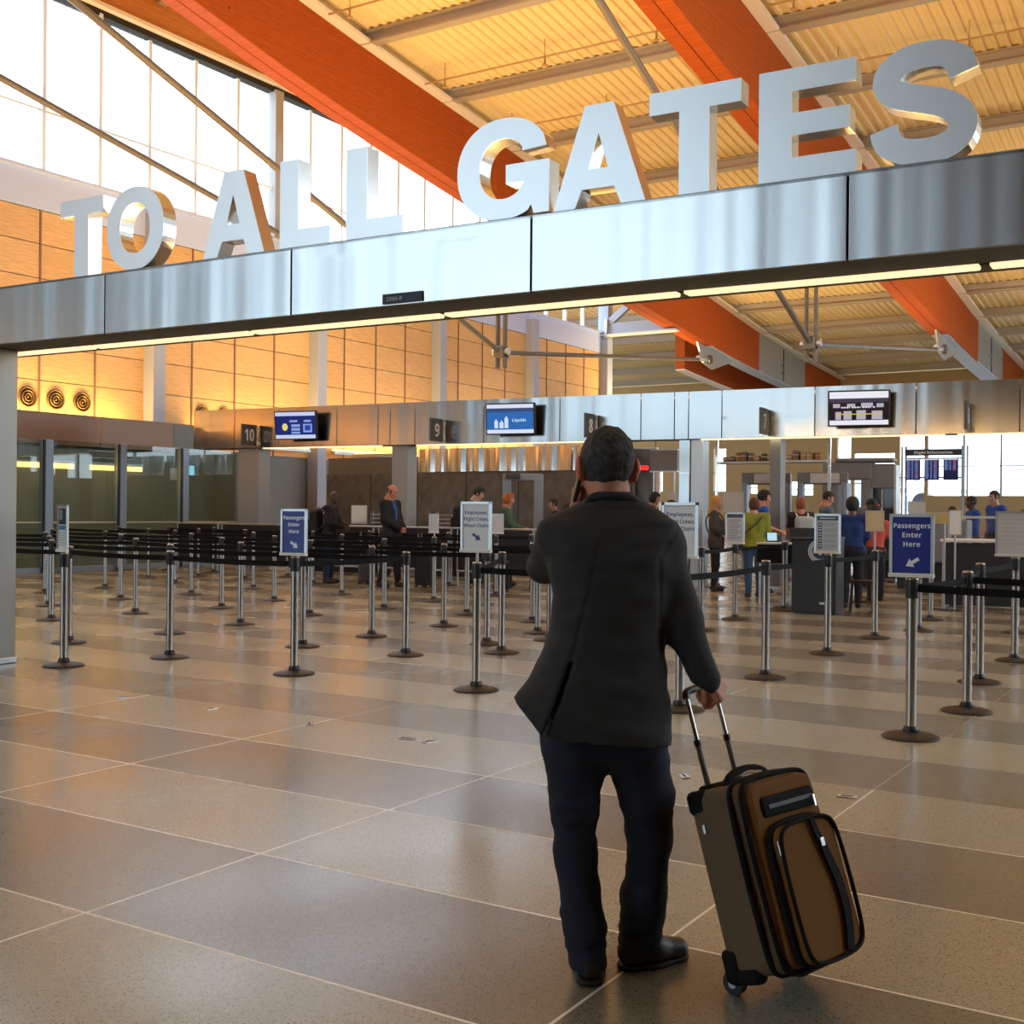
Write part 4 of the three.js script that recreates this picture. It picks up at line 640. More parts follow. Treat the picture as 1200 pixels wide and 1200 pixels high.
// small metal floor plates set in the terrazzo
{
  const spots = [[-7.16, -5.97], [-6.24, -5.97], [-5.27, -5.92], [-4.44, -5.89], [-4.26, -5.89], [-2.57, -5.89], [-1.7, -5.93]], n = ['farthest left', 'second from the left', 'third from the left', 'left one of the close pair', 'right one of the close pair', 'beside the suitcase handle', 'right of the suitcase'];
  spots.forEach(([x, z], i) => { const t = thing('floor_plate', `small shiny metal plate set in the pale floor band, ${n[i]}`, 'floor plate', [x, 0.0, z], 0.4 + i, 'small metal plates in the floor'); put('plate', rbox(0.10, 0.006, 0.05, 0, 0.003, 0, 0.002, 1), M.chrome, t); put('slot', box(0.06, 0.002, 0.012, 0, 0.0066, 0), M.darkGap, t); });
}
// ------------------------------------------------------------------ figures: distance fields of tapered bones, meshed with surface nets
function nets(f, lo, hi, c, colour) {
  const nx = Math.ceil((hi[0] - lo[0]) / c) + 1, ny = Math.ceil((hi[1] - lo[1]) / c) + 1, nz2 = Math.ceil((hi[2] - lo[2]) / c) + 1, v = new Float32Array(nx * ny * nz2), id = (i, j, k) => i + nx * (j + ny * k);
  // skip ahead where the field is far from the surface
  for (let k = 0; k < nz2; k++) for (let j = 0; j < ny; j++) for (let i = 0; i < nx; i++) {
    const d = f(lo[0] + i * c, lo[1] + j * c, lo[2] + k * c), n = id(i, j, k); v[n] = d;
    let s = Math.floor((Math.abs(d) * 0.45) / c) - 2; while (s-- > 0 && i + 1 < nx) { i++; v[id(i, j, k)] = d; }
  }
  const cell = new Int32Array(nx * ny * nz2).fill(-1), P = [], C = [], I = [];
  for (let k = 0; k < nz2 - 1; k++) for (let j = 0; j < ny - 1; j++) for (let i = 0; i < nx - 1; i++) {
    const g = []; let m = 0; for (let q = 0; q < 8; q++) { const d = v[id(i + (q & 1), j + ((q >> 1) & 1), k + (q >> 2))]; g.push(d); if (d < 0) m |= 1 << q; }
    if (m === 0 || m === 255) continue;
    let x = 0, y = 0, z = 0, n = 0;
    for (const [a, b] of EDGES) { const da = g[a], db = g[b]; if ((da < 0) === (db < 0)) continue; const t = da / (da - db); x += (a & 1) + t * ((b & 1) - (a & 1)); y += ((a >> 1) & 1) + t * (((b >> 1) & 1) - ((a >> 1) & 1)); z += (a >> 2) + t * ((b >> 2) - (a >> 2)); n++; }
    const px = lo[0] + (i + x / n) * c, py = lo[1] + (j + y / n) * c, pz = lo[2] + (k + z / n) * c;
    cell[id(i, j, k)] = P.length / 3; P.push(px, py, pz); if (colour) C.push(...colour(px, py, pz));
  }
  const quad = (a, b, cc, d, flip) => { if (a < 0 || b < 0 || cc < 0 || d < 0) return; flip ? I.push(a, cc, b, a, d, cc) : I.push(a, b, cc, a, cc, d); };
  for (let k = 1; k < nz2 - 1; k++) for (let j = 1; j < ny - 1; j++) for (let i = 1; i < nx - 1; i++) {
    const s = v[id(i, j, k)] < 0;
    if (s !== v[id(i + 1, j, k)] < 0) quad(cell[id(i, j - 1, k - 1)], cell[id(i, j, k - 1)], cell[id(i, j, k)], cell[id(i, j - 1, k)], !s);
    if (s !== v[id(i, j + 1, k)] < 0) quad(cell[id(i - 1, j, k - 1)], cell[id(i - 1, j, k)], cell[id(i, j, k)], cell[id(i, j, k - 1)], !s);
    if (s !== v[id(i, j, k + 1)] < 0) quad(cell[id(i - 1, j - 1, k)], cell[id(i, j - 1, k)], cell[id(i, j, k)], cell[id(i - 1, j, k)], !s);
  }
  const g = new THREE.BufferGeometry(); g.setAttribute('position', new THREE.Float32BufferAttribute(P, 3)); if (colour) g.setAttribute('color', new THREE.Float32BufferAttribute(C, 3)); g.setIndex(I); g.computeVertexNormals(); return g;
}
const EDGES = []; for (let a = 0; a < 8; a++) for (const b of [1, 2, 4]) if (!(a & b)) EDGES.push([a, a | b]);
const smin = (a, b, k) => { const h = Math.max(k - Math.abs(a - b), 0) / k; return Math.min(a, b) - h * h * k * 0.25; };
function cap(b, x, y, z) { // tapered capsule [ax ay az bx by bz ra rb]
  const dx = b[3] - b[0], dy = b[4] - b[1], dz = b[5] - b[2], L = dx * dx + dy * dy + dz * dz || 1e-9; let t = ((x - b[0]) * dx + (y - b[1]) * dy + (z - b[2]) * dz) / L; t = t < 0 ? 0 : t > 1 ? 1 : t;
  const ex = x - b[0] - t * dx, ey = y - b[1] - t * dy, ez = z - b[2] - t * dz; return Math.sqrt(ex * ex + ey * ey + ez * ez) - (b[6] + t * (b[7] - b[6]));
}
const field = (bones, k, grow = 0) => (x, y, z) => { let d = 9; for (const b of bones) d = smin(d, cap(b, x, y, z) - grow, k); return d; };
const ell = (x, y, z, cx, cy, cz, rx, ry, rz) => { const a = (x - cx) / rx, b = (y - cy) / ry, c = (z - cz) / rz; return (Math.sqrt(a * a + b * b + c * c) - 1) * Math.min(rx, ry, rz); };
const B = (a, b, ra, rb = ra) => [...a, ...b, ra, rb];
function bounds(bones, pad) { const lo = [9e9, 9e9, 9e9], hi = [-9e9, -9e9, -9e9]; for (const b of bones) for (const o of [0, 3]) for (let i = 0; i < 3; i++) { const r = Math.max(b[6], b[7]) + pad; lo[i] = Math.min(lo[i], b[o + i] - r); hi[i] = Math.max(hi[i], b[o + i] + r); } return [lo, hi]; }
// head: centre at the origin, face towards +z, about 23 cm tall
function headField(x, y, z) {
  const ax = Math.abs(x);
  let d = ell(x, y, z, 0, 0.03, -0.012, 0.074, 0.086, 0.094); d = smin(d, ell(x, y, z, 0, -0.05, 0.026, 0.054, 0.062, 0.060), 0.04); d = smin(d, ell(x, y, z, 0, -0.092, 0.056, 0.026, 0.022, 0.024), 0.03);
  d = smin(d, cap([0, -0.05, -0.02, 0, -0.15, -0.035, 0.050, 0.056], x, y, z), 0.03); d = smin(d, cap([-0.034, 0.030, 0.074, 0.034, 0.030, 0.074, 0.011, 0.011], x, y, z), 0.02); d = smin(d, ell(ax, y, z, 0.045, -0.02, 0.055, 0.022, 0.022, 0.02), 0.03);
  d = -smin(-d, ell(ax, y, z, 0.031, 0.008, 0.092, 0.016, 0.010, 0.012), 0.012); d = smin(d, ell(ax, y, z, 0.031, 0.008, 0.074, 0.013, 0.0115, 0.012), 0.004);
  d = smin(d, cap([0, 0.014, 0.082, 0, -0.026, 0.103, 0.008, 0.012], x, y, z), 0.012); d = smin(d, ell(ax, y, z, 0.013, -0.031, 0.088, 0.009, 0.008, 0.010), 0.008);
  d = smin(d, cap([-0.020, -0.057, 0.079, 0.020, -0.057, 0.079, 0.006, 0.006], x, y, z), 0.008); d = smin(d, cap([-0.016, -0.067, 0.078, 0.016, -0.067, 0.078, 0.007, 0.007], x, y, z), 0.008);
  const ear = Math.max(ell(ax, y, z, 0.080, -0.002, -0.012, 0.013, 0.034, 0.021), -ell(ax, y, z, 0.092, 0.0, -0.004, 0.008, 0.022, 0.012)); d = smin(d, ear, 0.010); return d;
}
const headColour = (skin, brow) => (x, y, z) => {
  const ax = Math.abs(x), e = Math.hypot(ax - 0.031, y - 0.008); if (z > 0.06) { if (e < 0.0055) return [0.03, 0.02, 0.015]; if (e < 0.0105 && Math.abs(y - 0.008) < 0.006) return [0.75, 0.72, 0.68]; if (Math.abs(y - 0.031 + (ax - 0.03) ** 2 * 6) < 0.006 && ax > 0.012 && ax < 0.048) return brow; if (Math.abs(y + 0.062) < 0.009 && ax < 0.022 && z > 0.072) return [skin[0] * 0.85, skin[1] * 0.55, skin[2] * 0.55]; }
  return skin;
};
// hand: wrist at the origin, fingers towards -y, palm towards +z, thumb on the +x side
function handBones(pose) {
  const o = [B([0, 0.02, 0], [0, -0.015, 0.002], 0.027, 0.028)], X = [0.030, 0.010, -0.010, -0.029], Lp = [0.042, 0.047, 0.044, 0.034], curl = pose === 'grip' ? [1.35, 2.75] : pose === 'phone' ? [0.9, 1.9] : [0.35, 0.95];
  X.forEach((x, i) => {
    const k = [x, -0.088 + Math.abs(i - 1) * 0.005, 0]; o.push(B([x * 0.62, -0.012, 0], k, 0.0125, 0.0105));
    const [c1, c2] = curl.map((c) => c + i * 0.06), p = [x * 1.04, k[1] - Math.cos(c1) * Lp[i], Math.sin(c1) * Lp[i]], q = [x * 1.02, p[1] - Math.cos(c2) * Lp[i] * 0.72, p[2] + Math.sin(c2) * Lp[i] * 0.72], c3 = c2 + 0.25, t = [x, q[1] - Math.cos(c3) * Lp[i] * 0.42, q[2] + Math.sin(c3) * Lp[i] * 0.42];
    o.push(B(k, p, 0.0095, 0.0085), B(p, q, 0.0085, 0.0075), B(q, t, 0.0075, 0.0062));
  });
  const th = pose === 'grip' ? [[0.030, -0.030, 0.008], [0.048, -0.062, 0.030], [0.036, -0.088, 0.052]] : pose === 'phone' ? [[0.030, -0.030, 0.01], [0.052, -0.064, 0.028], [0.05, -0.098, 0.03]] : [[0.028, -0.028, 0.006], [0.050, -0.060, 0.020], [0.052, -0.090, 0.028]];
  o.push(B([0.012, -0.012, 0.004], th[0], 0.016, 0.0135), B(th[0], th[1], 0.0125, 0.0105), B(th[1], th[2], 0.0105, 0.0085)); return o;
}
function handGeometry(pose, skin, cell) { const b = handBones(pose), [lo, hi] = bounds(b, 0.012), fr = field(b.slice(0, 5).concat(b.filter((_, i) => (i - 1) % 4 === 0)), 0.012), ff = field(b, 0.004); return nets((x, y, z) => Math.min(fr(x, y, z), ff(x, y, z)), lo, hi, cell, () => skin); }
function placeHand(g, wrist, dir, palm, mirror) { // dir: where the fingers point; palm: where the palm looks
  const y = V(...dir).normalize().negate(), z = V(...palm); z.addScaledVector(y, -z.dot(y)).normalize(); const x = y.clone().cross(z), m = new THREE.Matrix4().makeBasis(mirror ? x.negate() : x, y, z).setPosition(V(...wrist)), c = g.clone().applyMatrix4(m);
  if (mirror) { const i = c.index.array; for (let k = 0; k < i.length; k += 3) { const t = i[k]; i[k] = i[k + 1]; i[k + 1] = t; } c.computeVertexNormals(); } return c;
}
const skinMat = std({ color: 0xffffff, vertexColors: true, roughness: 0.55 }), clothCache = {};
const weave = dataTexture(128, 128, (u, v, x, y) => { const c = 128 + 60 * ((x ^ y) & 1) - 30 + 50 * Math.sin((x + y) * 0.79); return [c, c, c].map((t) => Math.max(0, Math.min(255, t))); });
function cloth(c, rough = 0.85) { const k = c.join(); return (clothCache[k] ??= std({ color: col(...c), roughness: rough })); }
const headCache = {}, handCache = {};
const SKIN = { pale: [0.56, 0.33, 0.23], red: [0.55, 0.22, 0.13], tan: [0.44, 0.24, 0.15], brown: [0.14, 0.07, 0.045], dark: [0.075, 0.04, 0.028] };
/* spec: height, skin, hair {style, colour}, top {colour, sleeve, hem}, legs {colour, cut}, shoes, arms {l:[elbow, wrist], r:[...]}, lean, head turn */
function person(label, pos, turn, o) {
  const H = o.height || 1.72, s = H / 1.75, lean = o.lean || 0, hipY = 0.93 * s, rot = (p) => { const y = p[1] * s - hipY; return [p[0] * s, hipY + y * Math.cos(lean) - (p[2] * s) * Math.sin(lean) * 0, p[2] * s + y * Math.sin(lean)]; }, low = (p) => p.map((c) => c * s);
  const wide = o.wide || 1, st = o.stance || 0.1, sh = 0.185 * (o.woman ? 0.88 : 1) * wide;
  const J = { neck: rot([0, 1.47, -0.01]), chest: rot([0, 1.28, 0.0]), waist: rot([0, 1.06, 0.01]), hip: low([0, 0.93, 0]), head: rot([0, 1.635, 0.035]) };
  for (const [k, m] of [['l', 1], ['r', -1]]) {
    J['s' + k] = rot([m * sh, 1.42, -0.01]); J['h' + k] = low([m * 0.09 * wide, 0.90, 0]); J['k' + k] = low([m * st, 0.49, 0.015 + (o.step || 0) * m * 0.4]); J['a' + k] = low([m * st, 0.09, -0.02 + (o.step || 0) * m]);
    const a = (o.arms && o.arms[k]) || [[0.24, 1.14, -0.03], [0.25, 0.90, 0.07]]; J['e' + k] = rot([m * a[0][0], a[0][1], a[0][2]]); J['w' + k] = rot([m * a[1][0], a[1][1], a[1][2]]);
  }
  const t = thing('person', label, 'person', pos, turn), skin = SKIN[o.skin || 'pale'];
  const torso = [B(J.sl, J.sr, 0.055 * s), B(J.chest.map((c, i) => c + (i === 0 ? 0.065 * s * wide : 0)), J.waist.map((c, i) => c + (i === 0 ? 0.055 * s * wide : 0)), 0.098 * s, 0.088 * s), B(J.chest.map((c, i) => c - (i === 0 ? 0.065 * s * wide : 0)), J.waist.map((c, i) => c - (i === 0 ? 0.055 * s * wide : 0)), 0.098 * s, 0.088 * s), B(J.waist, J.hip, 0.10 * s, 0.11 * s), B(J.hl, J.hr, 0.105 * s * Math.sqrt(wide)), B(J.neck, rot([0, 1.55, 0.01]), 0.062 * s, 0.054 * s)];
  if (o.woman) for (const m of [1, -1]) torso.push(B(rot([m * 0.07, 1.26, 0.085]), rot([m * 0.065, 1.24, 0.09]), 0.055 * s));
  const arm = (k) => [B(J['s' + k], J['e' + k], 0.050 * s, 0.040 * s), B(J['e' + k], J['w' + k], 0.040 * s, 0.028 * s)], leg = (k) => [B(J['h' + k], J['k' + k], 0.088 * s, 0.060 * s), B(J['k' + k], J['a' + k], 0.058 * s, 0.040 * s), B(J['a' + k], [J['a' + k][0], 0.035 * s, J['a' + k][2] + 0.14 * s], 0.038 * s, 0.028 * s)];
  const all = [...torso, ...arm('l'), ...arm('r'), ...leg('l'), ...leg('r')], [lo, hi] = bounds(all, 0.03); const cell = o.cell || 0.024;
  const body = nets(field(all, 0.04 * s), lo, hi, cell, () => skin);
  const hk = (o.skin || 'pale') + (o.brow || ''), head = (headCache[hk] ??= nets(headField, [-0.11, -0.17, -0.13], [0.11, 0.14, 0.13], 0.0062, headColour(skin, [0.05, 0.035, 0.025]))), hand = (handCache[hk] ??= handGeometry('relaxed', skin, 0.0055));
  const hm = new THREE.Matrix4().compose(V(...J.head), new THREE.Quaternion().setFromEuler(new THREE.Euler(o.nod || 0.1, o.look || 0, 0, 'YXZ')), V(s, s, s));
  const parts = [body, head.clone().applyMatrix4(hm)];
  for (const [k, m] of [['l', 1], ['r', -1]]) { const d = J['w' + k].map((c, i) => c - J['e' + k][i]); parts.push(placeHand(hand, J['w' + k], [d[0], d[1], d[2]], [-m, 0, -0.3], m > 0)); }
  put('body', [mergeGeometries(parts)], skinMat, t);
  // clothes
  const T = o.top, hem = (T.hem ?? 0.88) * s, sleeve = T.sleeve ?? 1, grow = (T.thick ?? 0.016) * s, up = [...torso.slice(0, 5), ...(hem < 0.85 * s ? [B(J.hl, [J.hl[0], hem, J.hl[2]], 0.10 * s), B(J.hr, [J.hr[0], hem, J.hr[2]], 0.10 * s)] : [])];
  if (o.woman) up.push(...torso.slice(6)); for (const k of ['l', 'r']) { const [a, b] = arm(k); if (sleeve >= 1) up.push(a, [b[0], b[1], b[2], b[0] + (b[3] - b[0]) * 0.94, b[1] + (b[4] - b[1]) * 0.94, b[2] + (b[5] - b[2]) * 0.94, b[6], b[7] + 0.006]); else up.push([a[0], a[1], a[2], a[0] + (a[3] - a[0]) * sleeve * 1.6, a[1] + (a[4] - a[1]) * sleeve * 1.6, a[2] + (a[5] - a[2]) * sleeve * 1.6, a[6], a[7]]); }
  const [ul, uh] = bounds(up, 0.06), uf = field(up, 0.045 * s, grow); put('top', nets((x, y, z) => Math.max(uf(x, y, z) + 0.006 * nz(x * 9, y * 14, z * 9), hem - y, y - J.neck[1] - 0.035 * s), ul, uh, cell), cloth(T.colour), t, T.label);
  if (T.shirt) put('shirt', nets((x, y, z) => Math.max(field([torso[1], torso[2], torso[0]], 0.045 * s, grow + 0.008)(x, y, z), Math.abs(x) - 0.055 * s * Math.max(0.25, (y - hem) / (J.neck[1] - hem)), -z + 0.02, y - J.neck[1] - 0.04 * s, hem + 0.05 - y), ul, uh, cell * 0.8), cloth(T.shirt), t, 'open shirt front');
  const L = o.legs, cut = (L.cut ?? 0.06) * s, lf0 = field([torso[3], torso[4], leg('l')[0], leg('l')[1]], 0.05 * s, 0.016 * s), lf1 = field([leg('r')[0], leg('r')[1]], 0.05 * s, 0.016 * s), lb = bounds([torso[4], ...leg('l'), ...leg('r')], 0.05);
  lb[1][1] = Math.max(lb[1][1], 1.05 * s); put('trousers', nets((x, y, z) => Math.max(smin(lf0(x, y, z), lf1(x, y, z), 0.03) + 0.006 * nz(x * 8, y * 10, z * 8), cut - y, y - 1.03 * s), lb[0], lb[1], cell), cloth(L.colour), t);
  for (const k of ['l', 'r']) { const a = J['a' + k], sb = [B([a[0], 0.048 * s, a[2] - 0.02 * s], [a[0], 0.042 * s, a[2] + 0.16 * s], 0.046 * s, 0.04 * s), B([a[0], 0.1 * s, a[2]], [a[0], 0.05 * s, a[2] + 0.04], 0.046 * s)], f = field(sb, 0.03), q = bounds(sb, 0.03); q[0][1] = -0.02; put('shoe', nets((x, y, z) => Math.max(f(x, y, z), 0.002 - y, y - 0.105 * s), q[0], q[1], 0.013), cloth(o.shoes || [0.02, 0.018, 0.016], 0.5), t); }
  // hair
  const h = o.hair || {}; if (h.style !== 'none') {
    const off = h.thick ?? 0.014, hf = (x, y, z) => {
      let d = ell(x, y, z, 0, 0.03, -0.014, 0.074 + off, 0.086 + off, 0.094 + off) + 0.006 * nz(x * 45, y * 45, z * 45);
      const line = h.style === 'bald' ? 9 : 0.062 - Math.max(0, z) * 0.1; let clip = Math.max(-y - 0.055, Math.min(line - y, z - 0.025) * 0.8); if (h.style === 'bald') clip = Math.max(clip, y - 0.035);
      d = Math.max(d, clip);
      if (h.style === 'long') d = smin(d, Math.max(cap([0, 0.02, -0.055, 0, -0.24, -0.085, 0.085, 0.07], x, y, z) + 0.006 * nz(x * 30, y * 12, z * 30), z - 0.02), 0.03);
      if (h.style === 'bob') d = smin(d, Math.max(ell(x, y, z, 0, -0.01, -0.03, 0.098, 0.11, 0.098) + 0.006 * nz(x * 30, y * 30, z * 30), Math.min(z - 0.03, 0.05 - y)), 0.02);
      return d;
    };
    const g = nets(hf, [-0.14, h.style === 'long' ? -0.35 : -0.14, -0.2], [0.14, 0.16, 0.13], 0.009).applyMatrix4(hm); put('hair', g, cloth(h.colour || [0.03, 0.02, 0.015], 0.7), t);
  }
  t.userData.joints = undefined; delete t.userData.joints; return { t, J, s };
}
// ------------------------------------------------------------------ the man in the grey jacket, seen from behind, a phone at his left ear
const MAN = { pos: [-1.67, 0, -3.19], turn: 32 * Math.PI / 180 };
{
  const S = 1 / 384, X = (u) => (u - 700) * S, Y = (v) => (1147 - v) * S;
  const t = thing('person', 'large man in a dark grey jacket seen from behind, holding a phone to his ear', 'person', MAN.pos, MAN.turn);
  const P = (u, v, z = 0) => [X(u), Y(v), z];
  const skin = SKIN.red, sl = P(652, 630, 0), el = P(637, 668, -0.24), wl = P(671, 600, -0.19), sr = P(770, 637, 0), er = P(795, 728, 0.015), wr = P(820, 784, 0.035), hl = P(672, 872, 0), hr = P(740, 872, 0), kl = P(673, 1000, -0.03), kr = P(761, 990, -0.07), al = P(689, 1112, 0.02), ar = P(750, 1106, -0.10);
  const head = P(706, 551, -0.035), neck = P(710, 595, -0.01);
  const bodyB = [B(P(660, 632), P(764, 634), 0.062), B(P(690, 660), P(694, 800), 0.10), B(P(728, 660), P(726, 800), 0.10), B(hl, hr, 0.075), B(neck, P(709, 565, -0.03), 0.064, 0.060), B(sl, el, 0.045, 0.04), B(el, wl, 0.04, 0.028), B(sr, er, 0.045, 0.04), B(er, wr, 0.04, 0.03), B(hl, kl, 0.07, 0.045), B(kl, al, 0.05, 0.038), B(al, [al[0], 0.03, al[2] - 0.12], 0.035), B(hr, kr, 0.07, 0.045), B(kr, ar, 0.05, 0.038), B(ar, [ar[0] + 0.08, 0.03, ar[2] - 0.05], 0.035)];
  const [blo, bhi] = bounds(bodyB, 0.02);
  const hm = new THREE.Matrix4().compose(V(...head), new THREE.Quaternion().setFromEuler(new THREE.Euler(0.12, Math.PI + 0.10, 0.03, 'YXZ')), V(1.0, 1.06, 1.0));
  const headG = nets(headField, [-0.11, -0.17, -0.13], [0.11, 0.14, 0.13], 0.004, headColour(skin, [0.05, 0.04, 0.035])).applyMatrix4(hm);
  // big ears standing out from the head
  const earF = (x, y, z) => { const ax = Math.abs(x) - (y > -0.01 ? 0.004 : 0); let d = cap([0.072, -0.03, -0.01, 0.080, -0.005, -0.016, 0.008, 0.010], ax, y, z); d = smin(d, Math.max(ell(ax, y, z, 0.086, 0.0, -0.016, 0.012, 0.036, 0.022), -ell(ax, y, z, 0.094, 0.002, -0.006, 0.008, 0.022, 0.013)), 0.008); return d; };
  const earG = nets(earF, [-0.11, -0.05, -0.05], [0.11, 0.05, 0.02], 0.003, () => [skin[0], skin[1] * 0.75, skin[2] * 0.75]).applyMatrix4(hm);
  const W43 = [Math.cos(0.75), 0, -Math.sin(0.75)];
  const gripHand = placeHand(handGeometry('grip', skin, 0.0035), P(820, 785, 0.035), [0.62, -0.78, -0.08], [-0.62, -0.45, -0.62], false), phoneHand = placeHand(handGeometry('phone', skin, 0.0035), P(672, 604, -0.18), [0.10, 1, 0.25], [1, -0.05, 0.25], false);
  const body = put('body', [mergeGeometries([nets(field(bodyB, 0.035), blo, bhi, 0.012, () => skin), headG, earG, gripHand, phoneHand])], skinMat, t);
  // short dark hair going grey, cropped close at the nape
  const hf = (x, y, z) => Math.max(ell(x, y, z, 0, 0.030, -0.014, 0.082, 0.096, 0.104) + 0.0025 * nz(x * 130, y * 130, z * 130) + 0.004 * nz(x * 30, y * 40, z * 30), Math.max(-y - 0.060 + Math.abs(x) * 0.28, Math.min(0.07 - y, z - 0.03), Math.min(0.03 - y, ell(Math.abs(x), y, z, 0.085, -0.002, -0.0, 0.03, 0.04, 0.024) * -1)));
  const hg = nets(hf, [-0.11, -0.1, -0.14], [0.11, 0.16, 0.12], 0.0035, (x, y, z) => { const q = 0.020 + 0.028 * Math.max(0, nz(x * 60, y * 60, z * 60) + 0.35) + 0.012 * Math.max(0, nz(x * 190, y * 190, z * 190)); return [q, q * 0.97, q * 0.95]; }).applyMatrix4(hm);
  put('hair', hg, std({ color: 0xffffff, vertexColors: true, roughness: 0.8, bumpMap: weave, bumpScale: 0 }), t);
  // jacket: cross-sections from the collar to the hem
  const rows = [[580, 690, 736, 0.066, -0.012], [588, 676, 748, 0.082, -0.008], [600, 650, 770, 0.094, -0.004], [612, 634, 786, 0.108, 0], [632, 628, 791, 0.124, 0], [660, 638, 785, 0.135, 0.004], [700, 643, 780, 0.135, 0], [740, 640, 774, 0.128, -0.004], [770, 630, 775, 0.13, -0.002], [800, 613, 779, 0.138, 0], [822, 597, 781, 0.145, 0], [850, 592, 783, 0.148, 0], [880, 590, 784, 0.15, 0]].map(([v, a, b, d, z]) => [Y(v), (X(a) + X(b)) / 2, (X(b) - X(a)) / 2, d, z]);
  const torso = (x, y, z, grow) => {
    let i = 0; while (i < rows.length - 2 && y < rows[i + 1][0]) i++; const a = rows[i], b = rows[i + 1]; let q = (a[0] - y) / (a[0] - b[0]); q = Math.max(0, Math.min(1, q)); const m = (k) => a[k] + (b[k] - a[k]) * q, p = 2.35, dx = Math.abs(x - m(1)) / (m(2) + grow), dz = Math.abs(z - m(4)) / (m(3) + grow);
    return ((dx ** p + dz ** p) ** (1 / p) - 1) * Math.min(m(2), m(3)) * 0.9;
  };
  const slv = [[B(sl, el, 0.070, 0.060), B(el, P(672, 603, -0.19), 0.057, 0.046)], [B(sr, er, 0.064, 0.057), B(er, P(821, 796, 0.04), 0.056, 0.043)]];
  const seg = (p, a, b) => { const dx = b[0] - a[0], dy = b[1] - a[1], q = Math.max(0, Math.min(1, ((p[0] - a[0]) * dx + (p[1] - a[1]) * dy) / (dx * dx + dy * dy))); return Math.hypot(p[0] - a[0] - q * dx, p[1] - a[1] - q * dy); };
  const ventA = [X(664), Y(772)], ventB = [X(631), Y(858)], seamA = [X(706), Y(590)], seamB = [X(664), Y(772)];
  const jacketF = (x, y, z) => {
    let d = torso(x, y, z, 0); for (const [k, s] of slv.entries()) for (const b of s) d = smin(d, cap(b, x, y, z), 0.022 + 0.012 * k);
    // wrinkles: diagonal pulls across the back, rings at the bent elbow
    const back = Math.max(0, z) * 8; d += 0.0055 * nz(x * 6 + y * 9, y * 7 - x * 5, z * 6) + 0.0038 * nz(x * 16 - y * 10, y * 20, z * 9) * (0.4 + back);
    if (z > 0.02) {
      d += 0.004 * Math.exp(-((seg([x, y], seamA, seamB) / 0.004) ** 2));                       // centre back seam
      const sx = x - (ventA[0] + (ventB[0] - ventA[0]) * (ventA[1] - y) / (ventA[1] - ventB[1])); if (y < ventA[1]) { d += 0.03 * Math.exp(-((seg([x, y], ventA, ventB) / 0.005) ** 2)); if (sx < 0) d -= 0.016 * Math.min(1, (ventA[1] - y) / 0.1) * Math.exp(sx / 0.08); }   // open vent, left flap swung out
      d += 0.004 * Math.exp(-((seg([x, y], [X(762), Y(655)], [X(766), Y(762)]) / 0.006) ** 2)) + 0.004 * Math.exp(-((seg([x, y], [X(765), Y(648)], [X(790), Y(612)]) / 0.005) ** 2));                // armhole seam
      d += 0.0035 * Math.exp(-(((y - Y(597) - (x - X(710)) ** 2 * -0.9) / 0.0035) ** 2)) * (Math.abs(x - X(710)) < 0.09 ? 1 : 0);      // under the collar
    }
    const hemY = Math.max(Y(858) - (x - X(632)) * 0.09, Y(858) + (X(634) - x) * 1.12); const armSide = Math.min(cap(slv[1][1], x, y, z), cap(slv[1][0], x, y, z)) < 0.02;
    if (!armSide) d = Math.max(d, hemY - y); else d = Math.max(d, -(y - Y(806) + (x - X(820)) * 0.55));
    if (!armSide && y < hemY + 0.12) d = Math.max(d, -(torso(x, y, z, -0.014)));
    return Math.max(d, y - Y(577) - Math.abs(x - X(712)) * 0.0);
  };
  const jk = nets(jacketF, [X(585), Y(880), -0.34], [X(850), Y(570), 0.21], 0.0075);
  { const p = jk.attributes.position, uv = new Float32Array(p.count * 2); for (let i = 0; i < p.count; i++) { uv[2 * i] = (p.getX(i) + p.getZ(i) * 0.6) * 12; uv[2 * i + 1] = p.getY(i) * 12; } jk.setAttribute('uv', new THREE.BufferAttribute(uv, 2)); }
  const jmat = std({ color: col(0.024, 0.0245, 0.026), roughness: 0.82, bumpMap: weave, bumpScale: 0.0006 });
  put('jacket', jk, jmat, t);
  put('collar', tube([P(682, 592, 0.03), P(688, 584, 0.052), P(712, 582, 0.066), P(735, 587, 0.052), P(742, 597, 0.03), P(744, 610, 0.0)], 0.013, 40, 10), jmat, t);
  // jeans with folds behind the knees and at the hems
  const lL = [B(P(676, 862, 0), P(736, 862, 0), 0.112, 0.112), B(P(672, 862, 0), P(671, 940, -0.01), 0.108, 0.074), B(P(671, 940, -0.01), P(673, 1000, -0.02), 0.073, 0.062), B(P(673, 1000, -0.02), P(683, 1085, 0.0), 0.062, 0.063), B(P(683, 1085, 0), P(688, 1130, 0.02), 0.063, 0.055)], lR = [B(P(738, 862, 0), P(757, 935, -0.04), 0.106, 0.080), B(P(757, 935, -0.04), P(762, 990, -0.07), 0.079, 0.066), B(P(762, 990, -0.07), P(757, 1060, -0.08), 0.065, 0.067), B(P(757, 1060, -0.08), P(752, 1116, -0.09), 0.068, 0.068)];
  const fold = (x, y, z) => 0.006 * nz(x * 7 + y * 6, y * 11, z * 7) + 0.008 * nz(x * 10 - y * 16, y * 26, z * 10) * (Math.exp(-(((y - Y(965)) / 0.1) ** 2)) + Math.exp(-(((y - Y(1095)) / 0.09) ** 2)) + 0.25);
